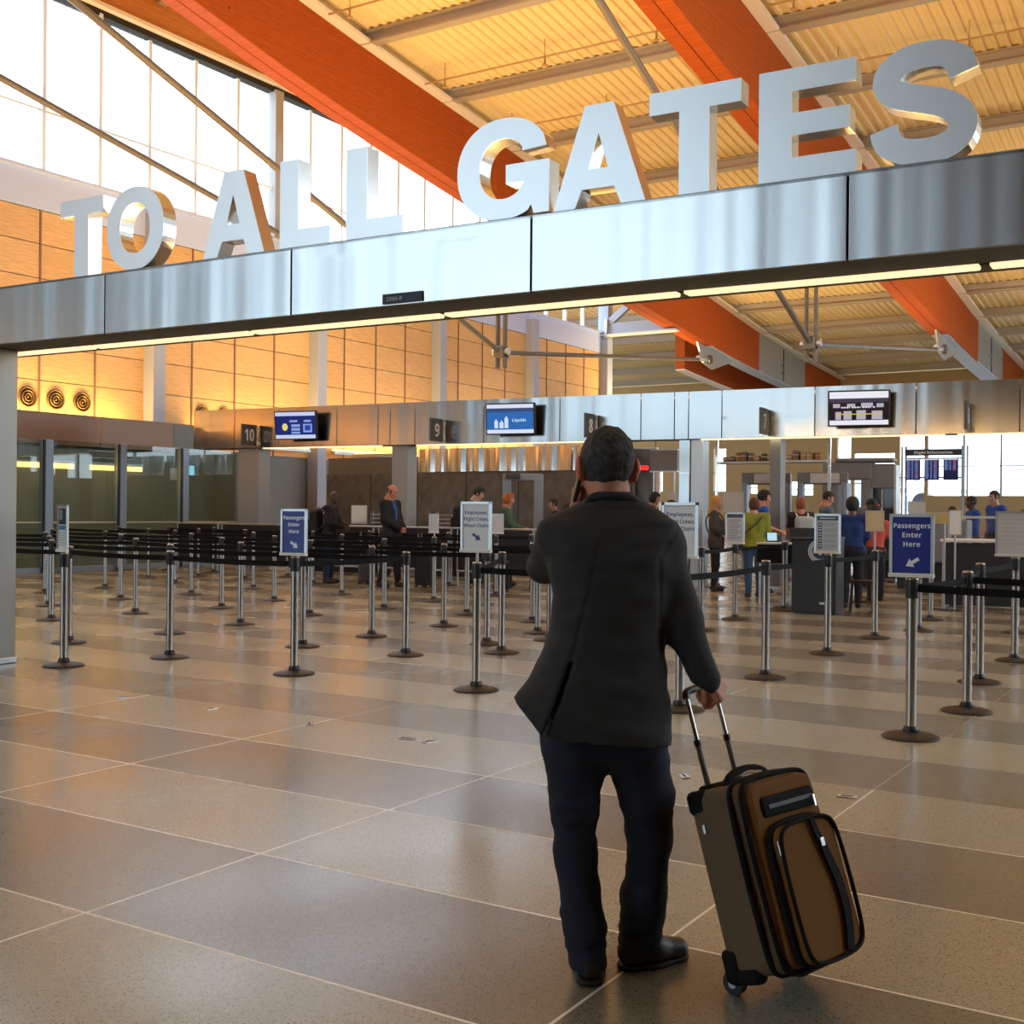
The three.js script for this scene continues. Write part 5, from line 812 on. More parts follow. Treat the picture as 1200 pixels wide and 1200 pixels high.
  const fl = field(lL, 0.03), fr = field(lR, 0.03), tr = nets((x, y, z) => Math.max(smin(fl(x, y, z), fr(x, y, z), 0.018) + fold(x, y, z), y - Y(800), (x < X(712) ? Y(1132) : Y(1118) - (x - X(750)) * 0.06) - y), [X(620), Y(1150), -0.24], [X(805), Y(790), 0.16], 0.009);
  put('jeans', tr, std({ color: col(0.008, 0.0115, 0.027), roughness: 0.85 }), t);
  // leather shoes: the left stands, the right steps out to the side
  const shoe = (heel, toe, name) => {
    const d = V(toe[0] - heel[0], 0, toe[2] - heel[2]), L = d.length(); d.normalize(); const at = (a, y) => [heel[0] + d.x * a * L, y, heel[2] + d.z * a * L];
    const bones = [B(at(0.08, 0.050), at(0.45, 0.052), 0.040, 0.044), B(at(0.45, 0.045), at(0.92, 0.036), 0.045, 0.034), B(at(0.12, 0.070), at(0.24, 0.085), 0.034, 0.036)], f = field(bones, 0.03), [lo, hi] = bounds(bones, 0.02); lo[1] = -0.01;
    const g = put(name, nets((x, y, z) => Math.max(f(x, y, z), 0.014 - y, y - 0.112), lo, hi, 0.007), cloth([0.030, 0.022, 0.016], 0.45), t), sf = field(bones.slice(0, 2).map((b) => { const c = [...b]; c[1] = c[4] = 0.02; return c; }), 0.03); put('sole', nets((x, y, z) => Math.max(sf(x, y, z) - 0.003, y - 0.018, 0.001 - y), lo, hi, 0.006), cloth([0.012, 0.010, 0.009], 0.7), g);
  };
  shoe([X(689), 0, 0.058], [X(694), 0, -0.23], 'shoe'); shoe([X(735), 0, -0.075], [X(808), 0, -0.17], 'shoe');
  // the phone is a thing of its own, held at the ear
  const ph = thing('mobile_phone', 'black mobile phone held at the ear of the man in the jacket', 'phone', MAN.pos, MAN.turn); const c = P(674, 566, -0.095);
  const pg = (g) => g.rotateZ(-0.22).rotateX(0.25).translate(...c); put('phone_body', pg(rbox(0.013, 0.115, 0.056, 0, 0, 0, 0.005, 3)), M.black, ph); put('blue_light', pg(box(0.004, 0.014, 0.012, -0.0075, 0.022, 0.023)), std({ color: col(0.02, 0.25, 0.35), roughness: 0.3 }), ph, 'small blue patch on the phone');
}
// ------------------------------------------------------------------ the brown wheeled suitcase
{
  const t = thing('wheeled_suitcase', 'brown fabric wheeled suitcase with black trim, tilted on its wheels', 'suitcase', [-1.272, 0, -3.307], (32 + 43) * Math.PI / 180); t.rotation.order = 'YXZ'; t.rotation.x = -18.5 * Math.PI / 180;
  const fab = (c) => { const m = phys({ color: col(...c), roughness: 0.9, specularIntensity: 0.3, bumpMap: weave, bumpScale: 0.0012 }); return m; };
  const side = fab([0.165, 0.112, 0.066]), front = fab([0.19, 0.088, 0.026]), trim = phys({ color: col(0.012, 0.011, 0.010), roughness: 0.85, specularIntensity: 0.3 });
  const W = 0.345, Hh = 0.545, D = 0.205, cx = 0.155, y0 = 0.045, cy = y0 + Hh / 2;
  const uvs = (g, k = 14) => { const u = g.attributes.uv; for (let i = 0; i < u.count; i++) u.setXY(i, u.getX(i) * k, u.getY(i) * k); return g; };
  put('shell', uvs(rbox(W, Hh, D, cx, cy, D / 2, 0.035, 5)), side, t);
  const rr = (w, h, r) => { const s = new THREE.Shape(); s.moveTo(-w / 2 + r, -h / 2); s.lineTo(w / 2 - r, -h / 2); s.quadraticCurveTo(w / 2, -h / 2, w / 2, -h / 2 + r); s.lineTo(w / 2, h / 2 - r); s.quadraticCurveTo(w / 2, h / 2, w / 2 - r, h / 2); s.lineTo(-w / 2 + r, h / 2); s.quadraticCurveTo(-w / 2, h / 2, -w / 2, h / 2 - r); s.lineTo(-w / 2, -h / 2 + r); s.quadraticCurveTo(-w / 2, -h / 2, -w / 2 + r, -h / 2); return s; };
  const pad = (w, h, r, d, x, y, z) => metreUV(new THREE.ExtrudeGeometry(rr(w - 0.02, h - 0.02, r), { depth: d - 0.01, bevelEnabled: true, bevelSize: 0.01, bevelThickness: 0.010, bevelSegments: 4, curveSegments: 8 }).translate(x, y, z), 14);
  const loop = (w, h, r, x, y, z, rad) => tube([[-w / 2, -h / 2 + r], [-w / 2, h / 2 - r], [-w / 2 + r * .3, h / 2 - r * .3], [-w / 2 + r, h / 2], [w / 2 - r, h / 2], [w / 2 - r * .3, h / 2 - r * .3], [w / 2, h / 2 - r], [w / 2, -h / 2 + r], [w / 2 - r * .3, -h / 2 + r * .3], [w / 2 - r, -h / 2], [-w / 2 + r, -h / 2], [-w / 2 + r * .3, -h / 2 + r * .3]].map(([a, b]) => [x + a, y + b, z]), rad, 96, 8, true);
  put('expansion_zip', [loop(W + 0.006, Hh + 0.004, 0.045, cx, cy, D - 0.035, 0.009), loop(W + 0.002, Hh, 0.045, cx, cy, D + 0.006, 0.008)], trim, t);
  put('front_panel', pad(W - 0.02, Hh - 0.02, 0.04, 0.03, cx, cy, D), front, t);
  const top = put('top_pocket', pad(W - 0.075, 0.062, 0.008, 0.012, cx + 0.01, y0 + Hh - 0.082, D + 0.026), trim, t, 'black framed zip pocket'); put('pocket_zip', box(W - 0.12, 0.012, 0.006, cx + 0.01, y0 + Hh - 0.082, D + 0.042), M.rubber, top); put('zip_pull', rbox(0.012, 0.038, 0.006, cx + 0.118, y0 + Hh - 0.098, D + 0.05, 0.003), M.chrome, top);
  const pk = put('big_pocket', pad(W - 0.055, Hh - 0.155, 0.045, 0.06, cx + 0.008, y0 + 0.012 + (Hh - 0.155) / 2, D + 0.012), front, t); put('pocket_piping', [loop(W - 0.058, Hh - 0.158, 0.055, cx + 0.008, y0 + 0.012 + (Hh - 0.155) / 2, D + 0.077, 0.0065), loop(W - 0.05, Hh - 0.15, 0.055, cx + 0.008, y0 + 0.012 + (Hh - 0.155) / 2, D + 0.04, 0.011)], trim, pk);
  const zp = put('zip_pull', rbox(0.012, 0.045, 0.008, cx - W / 2 + 0.042, y0 + Hh - 0.20, D + 0.066, 0.003), M.chrome, pk); zp.rotation.z = 0;
  // the black strap curves down across the big pocket
  const sp = [[cx + 0.030, y0 + Hh - 0.142], [cx + 0.042, y0 + Hh - 0.19], [cx + 0.066, y0 + Hh - 0.26], [cx + 0.088, y0 + Hh - 0.34], [cx + 0.090, y0 + Hh - 0.42], [cx + 0.068, y0 + 0.045], [cx + 0.055, y0 + 0.018]], crv = new THREE.CatmullRomCurve3(sp.map(([x, y]) => V(x, y, 0))), L = [], R = []; for (let i = 0; i <= 30; i++) { const p = crv.getPointAt(i / 30), d = crv.getTangentAt(i / 30), w = 0.012 + 0.008 * Math.sin(i / 30 * Math.PI * 0.8); L.push([p.x - d.y * w, p.y + d.x * w]); R.push([p.x + d.y * w, p.y - d.x * w]); }
  const strap = put('strap', prism([...L, ...R.reverse()], 0.006, 0.0015).translate(0, 0, D + 0.0795), trim, t); put('logo_tab', rbox(0.02, 0.026, 0.004, cx + 0.050, y0 + Hh - 0.215, D + 0.088, 0.002), M.frameSilver, strap);
  // handles
  put('carry_handle', tube([[cx - 0.11, y0 + Hh - 0.01, D * 0.55], [cx - 0.085, y0 + Hh + 0.018, D * 0.55], [cx - 0.03, y0 + Hh + 0.034, D * 0.55], [cx + 0.04, y0 + Hh + 0.034, D * 0.55], [cx + 0.095, y0 + Hh + 0.018, D * 0.55], [cx + 0.12, y0 + Hh - 0.01, D * 0.55]], 0.012, 40, 10), trim, t); put('handle_lining', tube([[cx - 0.04, y0 + Hh + 0.016, D * 0.60], [cx, y0 + Hh + 0.024, D * 0.60], [cx + 0.07, y0 + Hh + 0.016, D * 0.60]], 0.006, 20, 8), std({ color: col(0.42, 0.33, 0.2), roughness: 0.8 }), t);
  for (const x of [cx - 0.075, cx + 0.075]) { put('handle_tube', bar([x, y0 + Hh - 0.02, 0.022], [x, y0 + Hh + 0.142, 0.022], 0.0095, 14), M.greyMachine, t); const u = put('handle_tube', bar([x, y0 + Hh + 0.137, 0.022], [x, y0 + Hh + 0.297, 0.022], 0.0075, 14), M.post, t); put('tube_collar', bar([x, y0 + Hh + 0.132, 0.022], [x, y0 + Hh + 0.152, 0.022], 0.012, 14), M.black, u); }
  put('handle_grip', tube([[cx - 0.078, y0 + Hh + 0.282, 0.022], [cx - 0.074, y0 + Hh + 0.300, 0.022], [cx - 0.05, y0 + Hh + 0.308, 0.024], [cx + 0.05, y0 + Hh + 0.308, 0.024], [cx + 0.074, y0 + Hh + 0.300, 0.022], [cx + 0.078, y0 + Hh + 0.282, 0.022]], 0.0125, 40, 12), M.black, t);
  put('handle_socket', rbox(0.21, 0.05, 0.05, cx, y0 + Hh - 0.012, 0.022, 0.015, 3), trim, t);
  // black corner guards and wheels
  for (const s of [-1, 1]) {
    const x = cx + s * (W / 2 - 0.02), gd = put('corner_guard', [rbox(0.055, 0.10, 0.06, x, y0 + 0.035, 0.022, 0.018, 3), rbox(0.05, 0.05, 0.12, x, y0 + 0.005, 0.06, 0.018, 3)], trim, t), wh = put('wheel', new THREE.CylinderGeometry(0.034, 0.034, 0.028, 24).rotateZ(Math.PI / 2).translate(x, 0.034, 0.006), M.rubber, t); put('wheel_hub', new THREE.CylinderGeometry(0.014, 0.014, 0.032, 16).rotateZ(Math.PI / 2).translate(x, 0.034, 0.006), M.frameSilver, wh);
    put('corner_patch', rbox(0.05, 0.075, 0.075, cx + s * (W / 2 - 0.022), y0 + Hh - 0.034, 0.035, 0.022, 3), trim, t);
  }
  put('front_foot', rbox(0.20, 0.025, 0.03, cx + 0.02, y0 - 0.010, D - 0.02, 0.008), trim, t);
  put('side_zip', rbox(0.006, 0.03, 0.012, cx - W / 2 - 0.003, y0 + Hh - 0.11, 0.05, 0.002), M.chrome, t);
}
// ------------------------------------------------------------------ passengers and officers around the checkpoint
const DEG = Math.PI / 180, RIGHT = 122 * DEG, AWAY = 212 * DEG, LEFT = 302 * DEG, TOWARD = 32 * DEG;
const ARM = { down: [[0.24, 1.14, -0.03], [0.25, 0.90, 0.07]], fore: [[0.23, 1.14, 0.02], [0.17, 1.06, 0.27]], desk: [[0.22, 1.15, 0.10], [0.10, 1.08, 0.32]], clasp: [[0.24, 1.15, 0.03], [0.06, 1.02, 0.22]], reach: [[0.22, 1.18, 0.16], [0.16, 1.12, 0.40]], strap: [[0.25, 1.18, 0.02], [0.14, 1.28, 0.16]] };
const both = (a) => ({ l: ARM[a], r: ARM[a] });
function backpack(label, p, w, h, d, m, opts = {}) { // hangs on a back: built in the wearer's axes
  const t = thing('backpack', label, 'backpack', [p.t.position.x, 0, p.t.position.z], p.t.rotation.y), y = 1.18 * p.s, z = -0.17 * p.s - d / 2 + (opts.lean || 0);
  put('bag', rbox(w, h, d, 0, y, z, 0.07, 4), m, t); put('front_pocket', rbox(w * 0.78, h * 0.45, 0.06, 0, y - h * 0.18, z - d / 2 - 0.02, 0.028, 3), opts.pocket || m, t);
  for (const s of [-1, 1]) put('strap', tube([[s * 0.10, y - h * 0.35, z + d / 2], [s * 0.13, 1.22 * p.s, 0.06], [s * 0.12, 1.36 * p.s, 0.11], [s * 0.115, 1.47 * p.s, 0.0], [s * 0.10, 1.42 * p.s, -0.12], [s * 0.09, y + h * 0.42, z + d / 2]], 0.018, 28, 6), opts.strap || m, t);
  put('top_loop', tube([[-0.04, y + h / 2 - 0.01, z + d / 4], [0, y + h / 2 + 0.04, z + d / 4], [0.04, y + h / 2 - 0.01, z + d / 4]], 0.012, 12, 6), M.black, t); return t;
}
function shoulderBag(label, p, side, w, h, m, y = 0.86) {
  const t = thing('shoulder_bag', label, 'bag', [p.t.position.x, 0, p.t.position.z], p.t.rotation.y), x = side * 0.27;
  put('bag', rbox(0.11, h, w, x, y, 0.02, 0.04, 3), m, t); put('flap', rbox(0.02, h * 0.5, w * 0.96, x + side * 0.058, y + h * 0.22, 0.02, 0.01, 2), m, t); put('strap', tube([[x, y + h / 2 - 0.02, 0.1], [side * 0.2, 1.1, 0.15], [-side * 0.05, 1.38 * p.s, 0.13], [-side * 0.14, 1.47 * p.s, 0.0], [-side * 0.05, 1.36 * p.s, -0.15], [side * 0.2, 1.1, -0.14], [x, y + h / 2 - 0.02, -0.06]], 0.013, 40, 6), M.black, t); return t;
}
function trolley(label, pos, turn, w, h, d, m) {
  const t = thing('wheeled_suitcase', label, 'suitcase', pos, turn); put('shell', rbox(w, h, d, 0, h / 2 + 0.05, 0, 0.04, 4), m, t); put('front_pocket', rbox(w * 0.8, h * 0.55, 0.04, 0, h * 0.42, d / 2 + 0.015, 0.018, 3), m, t);
  for (const s of [-1, 1]) { put('handle_tube', bar([s * 0.08, h, -d / 2 + 0.03], [s * 0.08, 1.0, -d / 2 + 0.03], 0.009, 8), M.post, t); put('wheel', new THREE.CylinderGeometry(0.03, 0.03, 0.03, 14).rotateZ(Math.PI / 2).translate(s * w * 0.4, 0.03, -d / 2 + 0.03), M.rubber, t); put('foot', rbox(0.04, 0.05, 0.04, s * w * 0.35, 0.026, d / 2 - 0.05, 0.01), M.rubber, t); }
  put('handle_grip', bar([-0.09, 1.0, -d / 2 + 0.03], [0.09, 1.0, -d / 2 + 0.03], 0.014, 10), M.black, t); return t;
}
const darkBag = std({ color: col(0.012, 0.012, 0.014), roughness: 0.75 });
{
  const a = person('man in black with sunglasses on his shaved head, standing at the barrier', [-15.2, 0, -17.6], RIGHT - 0.25, { height: 1.79, skin: 'dark', hair: { style: 'none' }, top: { colour: [0.010, 0.010, 0.012] }, legs: { colour: [0.02, 0.04, 0.11] }, arms: both('desk'), lean: 0.08, nod: 0.3 });
  backpack('black backpack on the man with sunglasses on his head', a, 0.33, 0.46, 0.2, darkBag);
  const sg = thing('sunglasses', 'dark sunglasses pushed up on the shaved head of the man in black', 'sunglasses', [a.t.position.x, 0, a.t.position.z], a.t.rotation.y), hz = a.J.head[2], hy = a.J.head[1];
  for (const s of [-1, 1]) { put('lens', rbox(0.055, 0.035, 0.006, s * 0.036, hy + 0.105, hz + 0.055, 0.003), M.black, sg); put('temple', bar([s * 0.066, hy + 0.105, hz + 0.055], [s * 0.085, hy + 0.05, hz - 0.045], 0.003, 6), M.chrome, sg); } put('bridge', bar([-0.01, hy + 0.108, hz + 0.056], [0.01, hy + 0.108, hz + 0.056], 0.003, 6), M.chrome, sg);
  trolley('dark grey wheeled case beside the man with the black backpack', [-14.55, 0, -17.9], RIGHT, 0.34, 0.5, 0.22, M.greyMachineDark);
  person('balding man in a black suit and open blue shirt, hands clasped', [-13.54, 0, -17.4], RIGHT - 0.45, { height: 1.90, skin: 'red', wide: 1.08, hair: { style: 'bald', colour: [0.05, 0.045, 0.04] }, top: { colour: [0.010, 0.010, 0.011], hem: 0.80, thick: 0.026, shirt: [0.03, 0.11, 0.42] }, legs: { colour: [0.010, 0.010, 0.011] }, arms: both('clasp'), nod: 0.45, step: 0.12 });
  trolley('black wheeled suitcase behind the man in the black suit', [-13.0, 0, -17.75], RIGHT - 0.3, 0.42, 0.66, 0.26, darkBag);
  const c = person('young man in a grey shirt with a black backpack, looking down', [-12.95, 0, -19.35], RIGHT - 0.1, { height: 1.90, skin: 'pale', hair: { colour: [0.02, 0.014, 0.01], thick: 0.02 }, top: { colour: [0.13, 0.14, 0.15], sleeve: 0.45 }, legs: { colour: [0.03, 0.035, 0.05] }, arms: both('desk'), nod: 0.5, lean: 0.05 });
  backpack('black backpack of the young man in grey by the Employees sign', c, 0.36, 0.5, 0.24, darkBag);
  person('woman with short orange hair and a green top at the barrier', [-12.1, 0, -19.2], RIGHT - 0.1, { height: 1.78, woman: true, skin: 'red', hair: { style: 'bob', colour: [0.42, 0.10, 0.02] }, top: { colour: [0.06, 0.11, 0.07] }, legs: { colour: [0.015, 0.015, 0.018] }, arms: both('desk'), nod: 0.25 });
  trolley('black soft case low behind the Employees sign', [-11.2, 0, -17.6], RIGHT, 0.36, 0.5, 0.3, darkBag);
  person('dark haired person behind the left shoulder of the man in the jacket', [-13.24, 0, -23.0], LEFT, { height: 1.72, skin: 'tan', top: { colour: [0.02, 0.02, 0.025] }, legs: { colour: [0.02, 0.02, 0.03] }, hair: { colour: [0.015, 0.012, 0.01] } });
  person('sandy haired person farthest behind the left shoulder of the man', [-13.0, 0, -23.8], AWAY, { height: 1.70, skin: 'pale', top: { colour: [0.05, 0.03, 0.03] }, legs: { colour: [0.02, 0.02, 0.03] }, hair: { style: 'bob', colour: [0.20, 0.10, 0.04] } });
  person('woman with dark bobbed hair, black jacket and pale scarf', [-10.14, 0, -21.6], RIGHT - 0.3, { height: 1.84, woman: true, skin: 'tan', hair: { style: 'bob', colour: [0.02, 0.013, 0.01] }, top: { colour: [0.018, 0.016, 0.012], shirt: [0.55, 0.42, 0.2], thick: 0.022 }, legs: { colour: [0.015, 0.015, 0.02] }, arms: both('fore'), nod: 0.3 });
  person('dark haired person in bright blue above the half hidden Employees sign', [-9.01, 0, -20.0], LEFT + 0.2, { height: 1.65, skin: 'tan', hair: { colour: [0.012, 0.010, 0.010], thick: 0.022 }, top: { colour: [0.015, 0.07, 0.36] }, legs: { colour: [0.015, 0.02, 0.04] } });
  const h = person('woman with long blonde hair, grey cardigan and dark trousers', [-8.33, 0, -20.4], RIGHT - 0.2, { height: 1.74, woman: true, skin: 'red', hair: { style: 'long', colour: [0.52, 0.27, 0.07] }, top: { colour: [0.06, 0.05, 0.045], hem: 0.80 }, legs: { colour: [0.012, 0.012, 0.016] }, arms: both('fore') });
  shoulderBag('rust red handbag on the arm of the blonde woman', h, 1, 0.3, 0.24, std({ color: col(0.22, 0.035, 0.015), roughness: 0.6 }), 0.88);
  const i = person('stout woman with short auburn hair in a yellow-green sweater and jeans', [-7.13, 0, -19.2], AWAY + 0.1, { height: 1.69, woman: true, wide: 1.22, skin: 'pale', hair: { style: 'bob', colour: [0.09, 0.025, 0.012] }, top: { colour: [0.24, 0.24, 0.018], hem: 0.84, thick: 0.026 }, legs: { colour: [0.035, 0.075, 0.15] }, arms: both('down') });
  shoulderBag('black bag slung across the yellow-green sweater', i, 1, 0.26, 0.2, darkBag, 0.92);
  person('black haired man in a blue short sleeved shirt beside the yellow-green sweater', [-7.42, 0, -20.4], RIGHT, { height: 1.84, skin: 'red', hair: { colour: [0.012, 0.011, 0.011], thick: 0.026 }, top: { colour: [0.02, 0.085, 0.36], sleeve: 0.5 }, legs: { colour: [0.02, 0.022, 0.03] }, arms: both('fore'), nod: 0.15 });
  const k = person('red haired traveller seen from behind in a dark top and shorts', [-6.94, 0, -21.1], AWAY, { height: 1.72, skin: 'red', hair: { style: 'bob', colour: [0.24, 0.06, 0.02] }, top: { colour: [0.035, 0.018, 0.03], sleeve: 0.45 }, legs: { colour: [0.02, 0.02, 0.025], cut: 0.5 }, arms: both('fore') });
  backpack('pale grey and white backpack of the red haired traveller', k, 0.34, 0.46, 0.2, std({ color: col(0.42, 0.45, 0.42), roughness: 0.8 }), { pocket: std({ color: col(0.10, 0.14, 0.15), roughness: 0.8 }), strap: std({ color: col(0.6, 0.6, 0.55), roughness: 0.8 }) });
  person('man in a grey-blue polo shirt leaning at the scanner', [-6.9, 0, -22.5], RIGHT, { height: 1.86, skin: 'red', hair: { colour: [0.02, 0.015, 0.012] }, top: { colour: [0.10, 0.14, 0.17], sleeve: 0.5 }, legs: { colour: [0.03, 0.03, 0.035] }, arms: both('desk'), nod: 0.4 });
  person('officer in dark blue uniform with big dark hair at the black podium', [-5.12, 0, -18.0], AWAY - 0.3, { height: 1.68, wide: 1.15, skin: 'brown', hair: { style: 'bob', colour: [0.016, 0.011, 0.009], thick: 0.03 }, top: { colour: [0.012, 0.035, 0.16] }, legs: { colour: [0.012, 0.014, 0.022] }, arms: both('fore') });
  person('traveller in a coral top partly hidden behind the podium officer', [-5.22, 0, -19.7], AWAY, { height: 1.57, skin: 'dark', hair: { colour: [0.01, 0.008, 0.008], thick: 0.03 }, top: { colour: [0.60, 0.08, 0.05], sleeve: 0.5 }, legs: { colour: [0.02, 0.02, 0.03] } });
  person('worker with black hair and a white shirt beyond the tan notice', [-6.2, 0, -23.2], LEFT + 0.3, { height: 1.72, skin: 'dark', hair: { colour: [0.01, 0.009, 0.009], thick: 0.03 }, top: { colour: [0.62, 0.60, 0.56], sleeve: 0.5 }, legs: { colour: [0.02, 0.02, 0.03] }, arms: both('desk'), nod: 0.3 });
  person('dark skinned officer in blue uniform by the bright window', [-4.51, 0, -24.0], LEFT - 0.1, { height: 1.80, wide: 1.12, skin: 'dark', hair: { colour: [0.012, 0.010, 0.010] }, top: { colour: [0.012, 0.05, 0.24] }, legs: { colour: [0.012, 0.014, 0.022] }, arms: both('fore') });
  person('tall officer in blue uniform standing behind the other by the window', [-4.3, 0, -25.2], LEFT + 0.2, { height: 1.93, skin: 'tan', hair: { colour: [0.016, 0.012, 0.010], thick: 0.01 }, top: { colour: [0.014, 0.06, 0.30], sleeve: 0.5 }, legs: { colour: [0.012, 0.014, 0.022] }, arms: both('down') });
  person('seated worker whose dark hair shows above the yellow notices', [-5.0, 0, -24.6], AWAY, { height: 1.60, skin: 'tan', hair: { colour: [0.02, 0.013, 0.010] }, top: { colour: [0.03, 0.035, 0.05] }, legs: { colour: [0.02, 0.02, 0.03] } });
}
// ------------------------------------------------------------------ podium and stool
{
  const t = thing('podium', 'black document podium with a round pale emblem beside the grey notice', 'podium', [-5.42, 0, -16.72], 0.05);
  put('cabinet', rbox(0.62, 1.04, 0.40, 0.16, 0.54, 0.02, 0.012), M.black, t); put('side_panel', rbox(0.025, 1.06, 0.42, 0.487, 0.54, 0.02, 0.006), M.greyMachineDark, t); put('plinth', rbox(0.58, 0.05, 0.36, 0.16, 0.025, 0.02, 0.008), M.greyMachineDark, t); put('counter_top', rbox(0.68, 0.035, 0.50, 0.16, 1.085, 0, 0.01), M.greyMachineDark, t); put('vent_plate', box(0.09, 0.03, 0.006, 0.30, 0.16, 0.222), M.frameSilver, t); put('back_rail', rbox(0.68, 0.14, 0.03, 0.16, 1.16, 0.23, 0.008), M.black, t);
  const sealMap = canvasTexture(256, 256, (g, w, h) => { g.fillStyle = '#c3ccd0'; g.beginPath(); g.arc(128, 128, 128, 0, 7); g.fill(); g.fillStyle = '#5f7482'; for (let i = 0; i < 40; i++) { g.save(); g.translate(128, 128); g.rotate(i / 40 * 6.283); g.fillRect(-3, -116, 6, 18); g.restore(); } g.fillStyle = '#1e4466'; g.beginPath(); g.arc(128, 128, 84, 0, 7); g.fill(); g.fillStyle = '#e6e9e6'; g.beginPath(); g.moveTo(128, 150); g.lineTo(60, 92); g.lineTo(112, 108); g.lineTo(128, 78); g.lineTo(144, 108); g.lineTo(196, 92); g.closePath(); g.fill(); g.fillStyle = '#b13a2c'; g.fillRect(112, 128, 32, 10); g.fillStyle = '#e6e9e6'; g.fillRect(112, 138, 32, 30); });
  put('emblem', [new THREE.CircleGeometry(0.17, 40).translate(0.26, 0.90, 0.226)], std({ map: sealMap, roughness: 0.5 }), t, 'round pale emblem with a dark blue centre'); put('emblem_disc', new THREE.CylinderGeometry(0.172, 0.172, 0.006, 40).rotateX(Math.PI / 2).translate(0.26, 0.90, 0.2225), M.frameSilver, t);
  const s = thing('stool', 'low black metal stool tucked behind the podium', 'stool', [-4.72, 0, -17.1], 0.2); put('seat', rbox(0.34, 0.04, 0.34, 0, 0.46, 0, 0.015), M.black, s); for (const [a, b] of [[1, 1], [1, -1], [-1, 1], [-1, -1]]) put('leg', bar([a * 0.13, 0.45, b * 0.13], [a * 0.16, 0, b * 0.16], 0.012, 8), M.black, s); put('foot_rung', [bar([-0.15, 0.16, 0.15], [0.15, 0.16, 0.15], 0.008, 8), bar([-0.15, 0.16, -0.15], [0.15, 0.16, -0.15], 0.008, 8)], M.black, s);
  const tb = thing('document_table', 'small table under a black cloth beside the podium', 'table', [-6.3, 0, -18.1], 0.1); put('table_top', rbox(0.62, 0.03, 0.5, 0, 0.96, 0, 0.008), M.offWhite, tb); put('cloth', rbox(0.60, 0.30, 0.48, 0, 0.80, 0, 0.03, 3), M.belt, tb); for (const [a, b] of [[1, 1], [1, -1], [-1, 1], [-1, -1]]) put('leg', bar([a * 0.26, 0, b * 0.2], [a * 0.26, 0.9, b * 0.2], 0.018, 8), M.frameSilver, tb);
  const lap = thing('small_monitor', 'small glowing tablet on the table of the blue shirted man', 'screen', [-6.42, 0.98, -18.1], 0.5); lap.rotation.order = 'YXZ'; lap.rotation.x = -0.3; put('casing', rbox(0.18, 0.16, 0.015, 0, 0.085, 0, 0.005), M.black, lap); put('display', new THREE.PlaneGeometry(0.15, 0.13).translate(0, 0.085, 0.009), std({ color: col(0, 0, 0), emissive: col(0.55, 0.85, 1), emissiveIntensity: 0.8 }), lap);
}
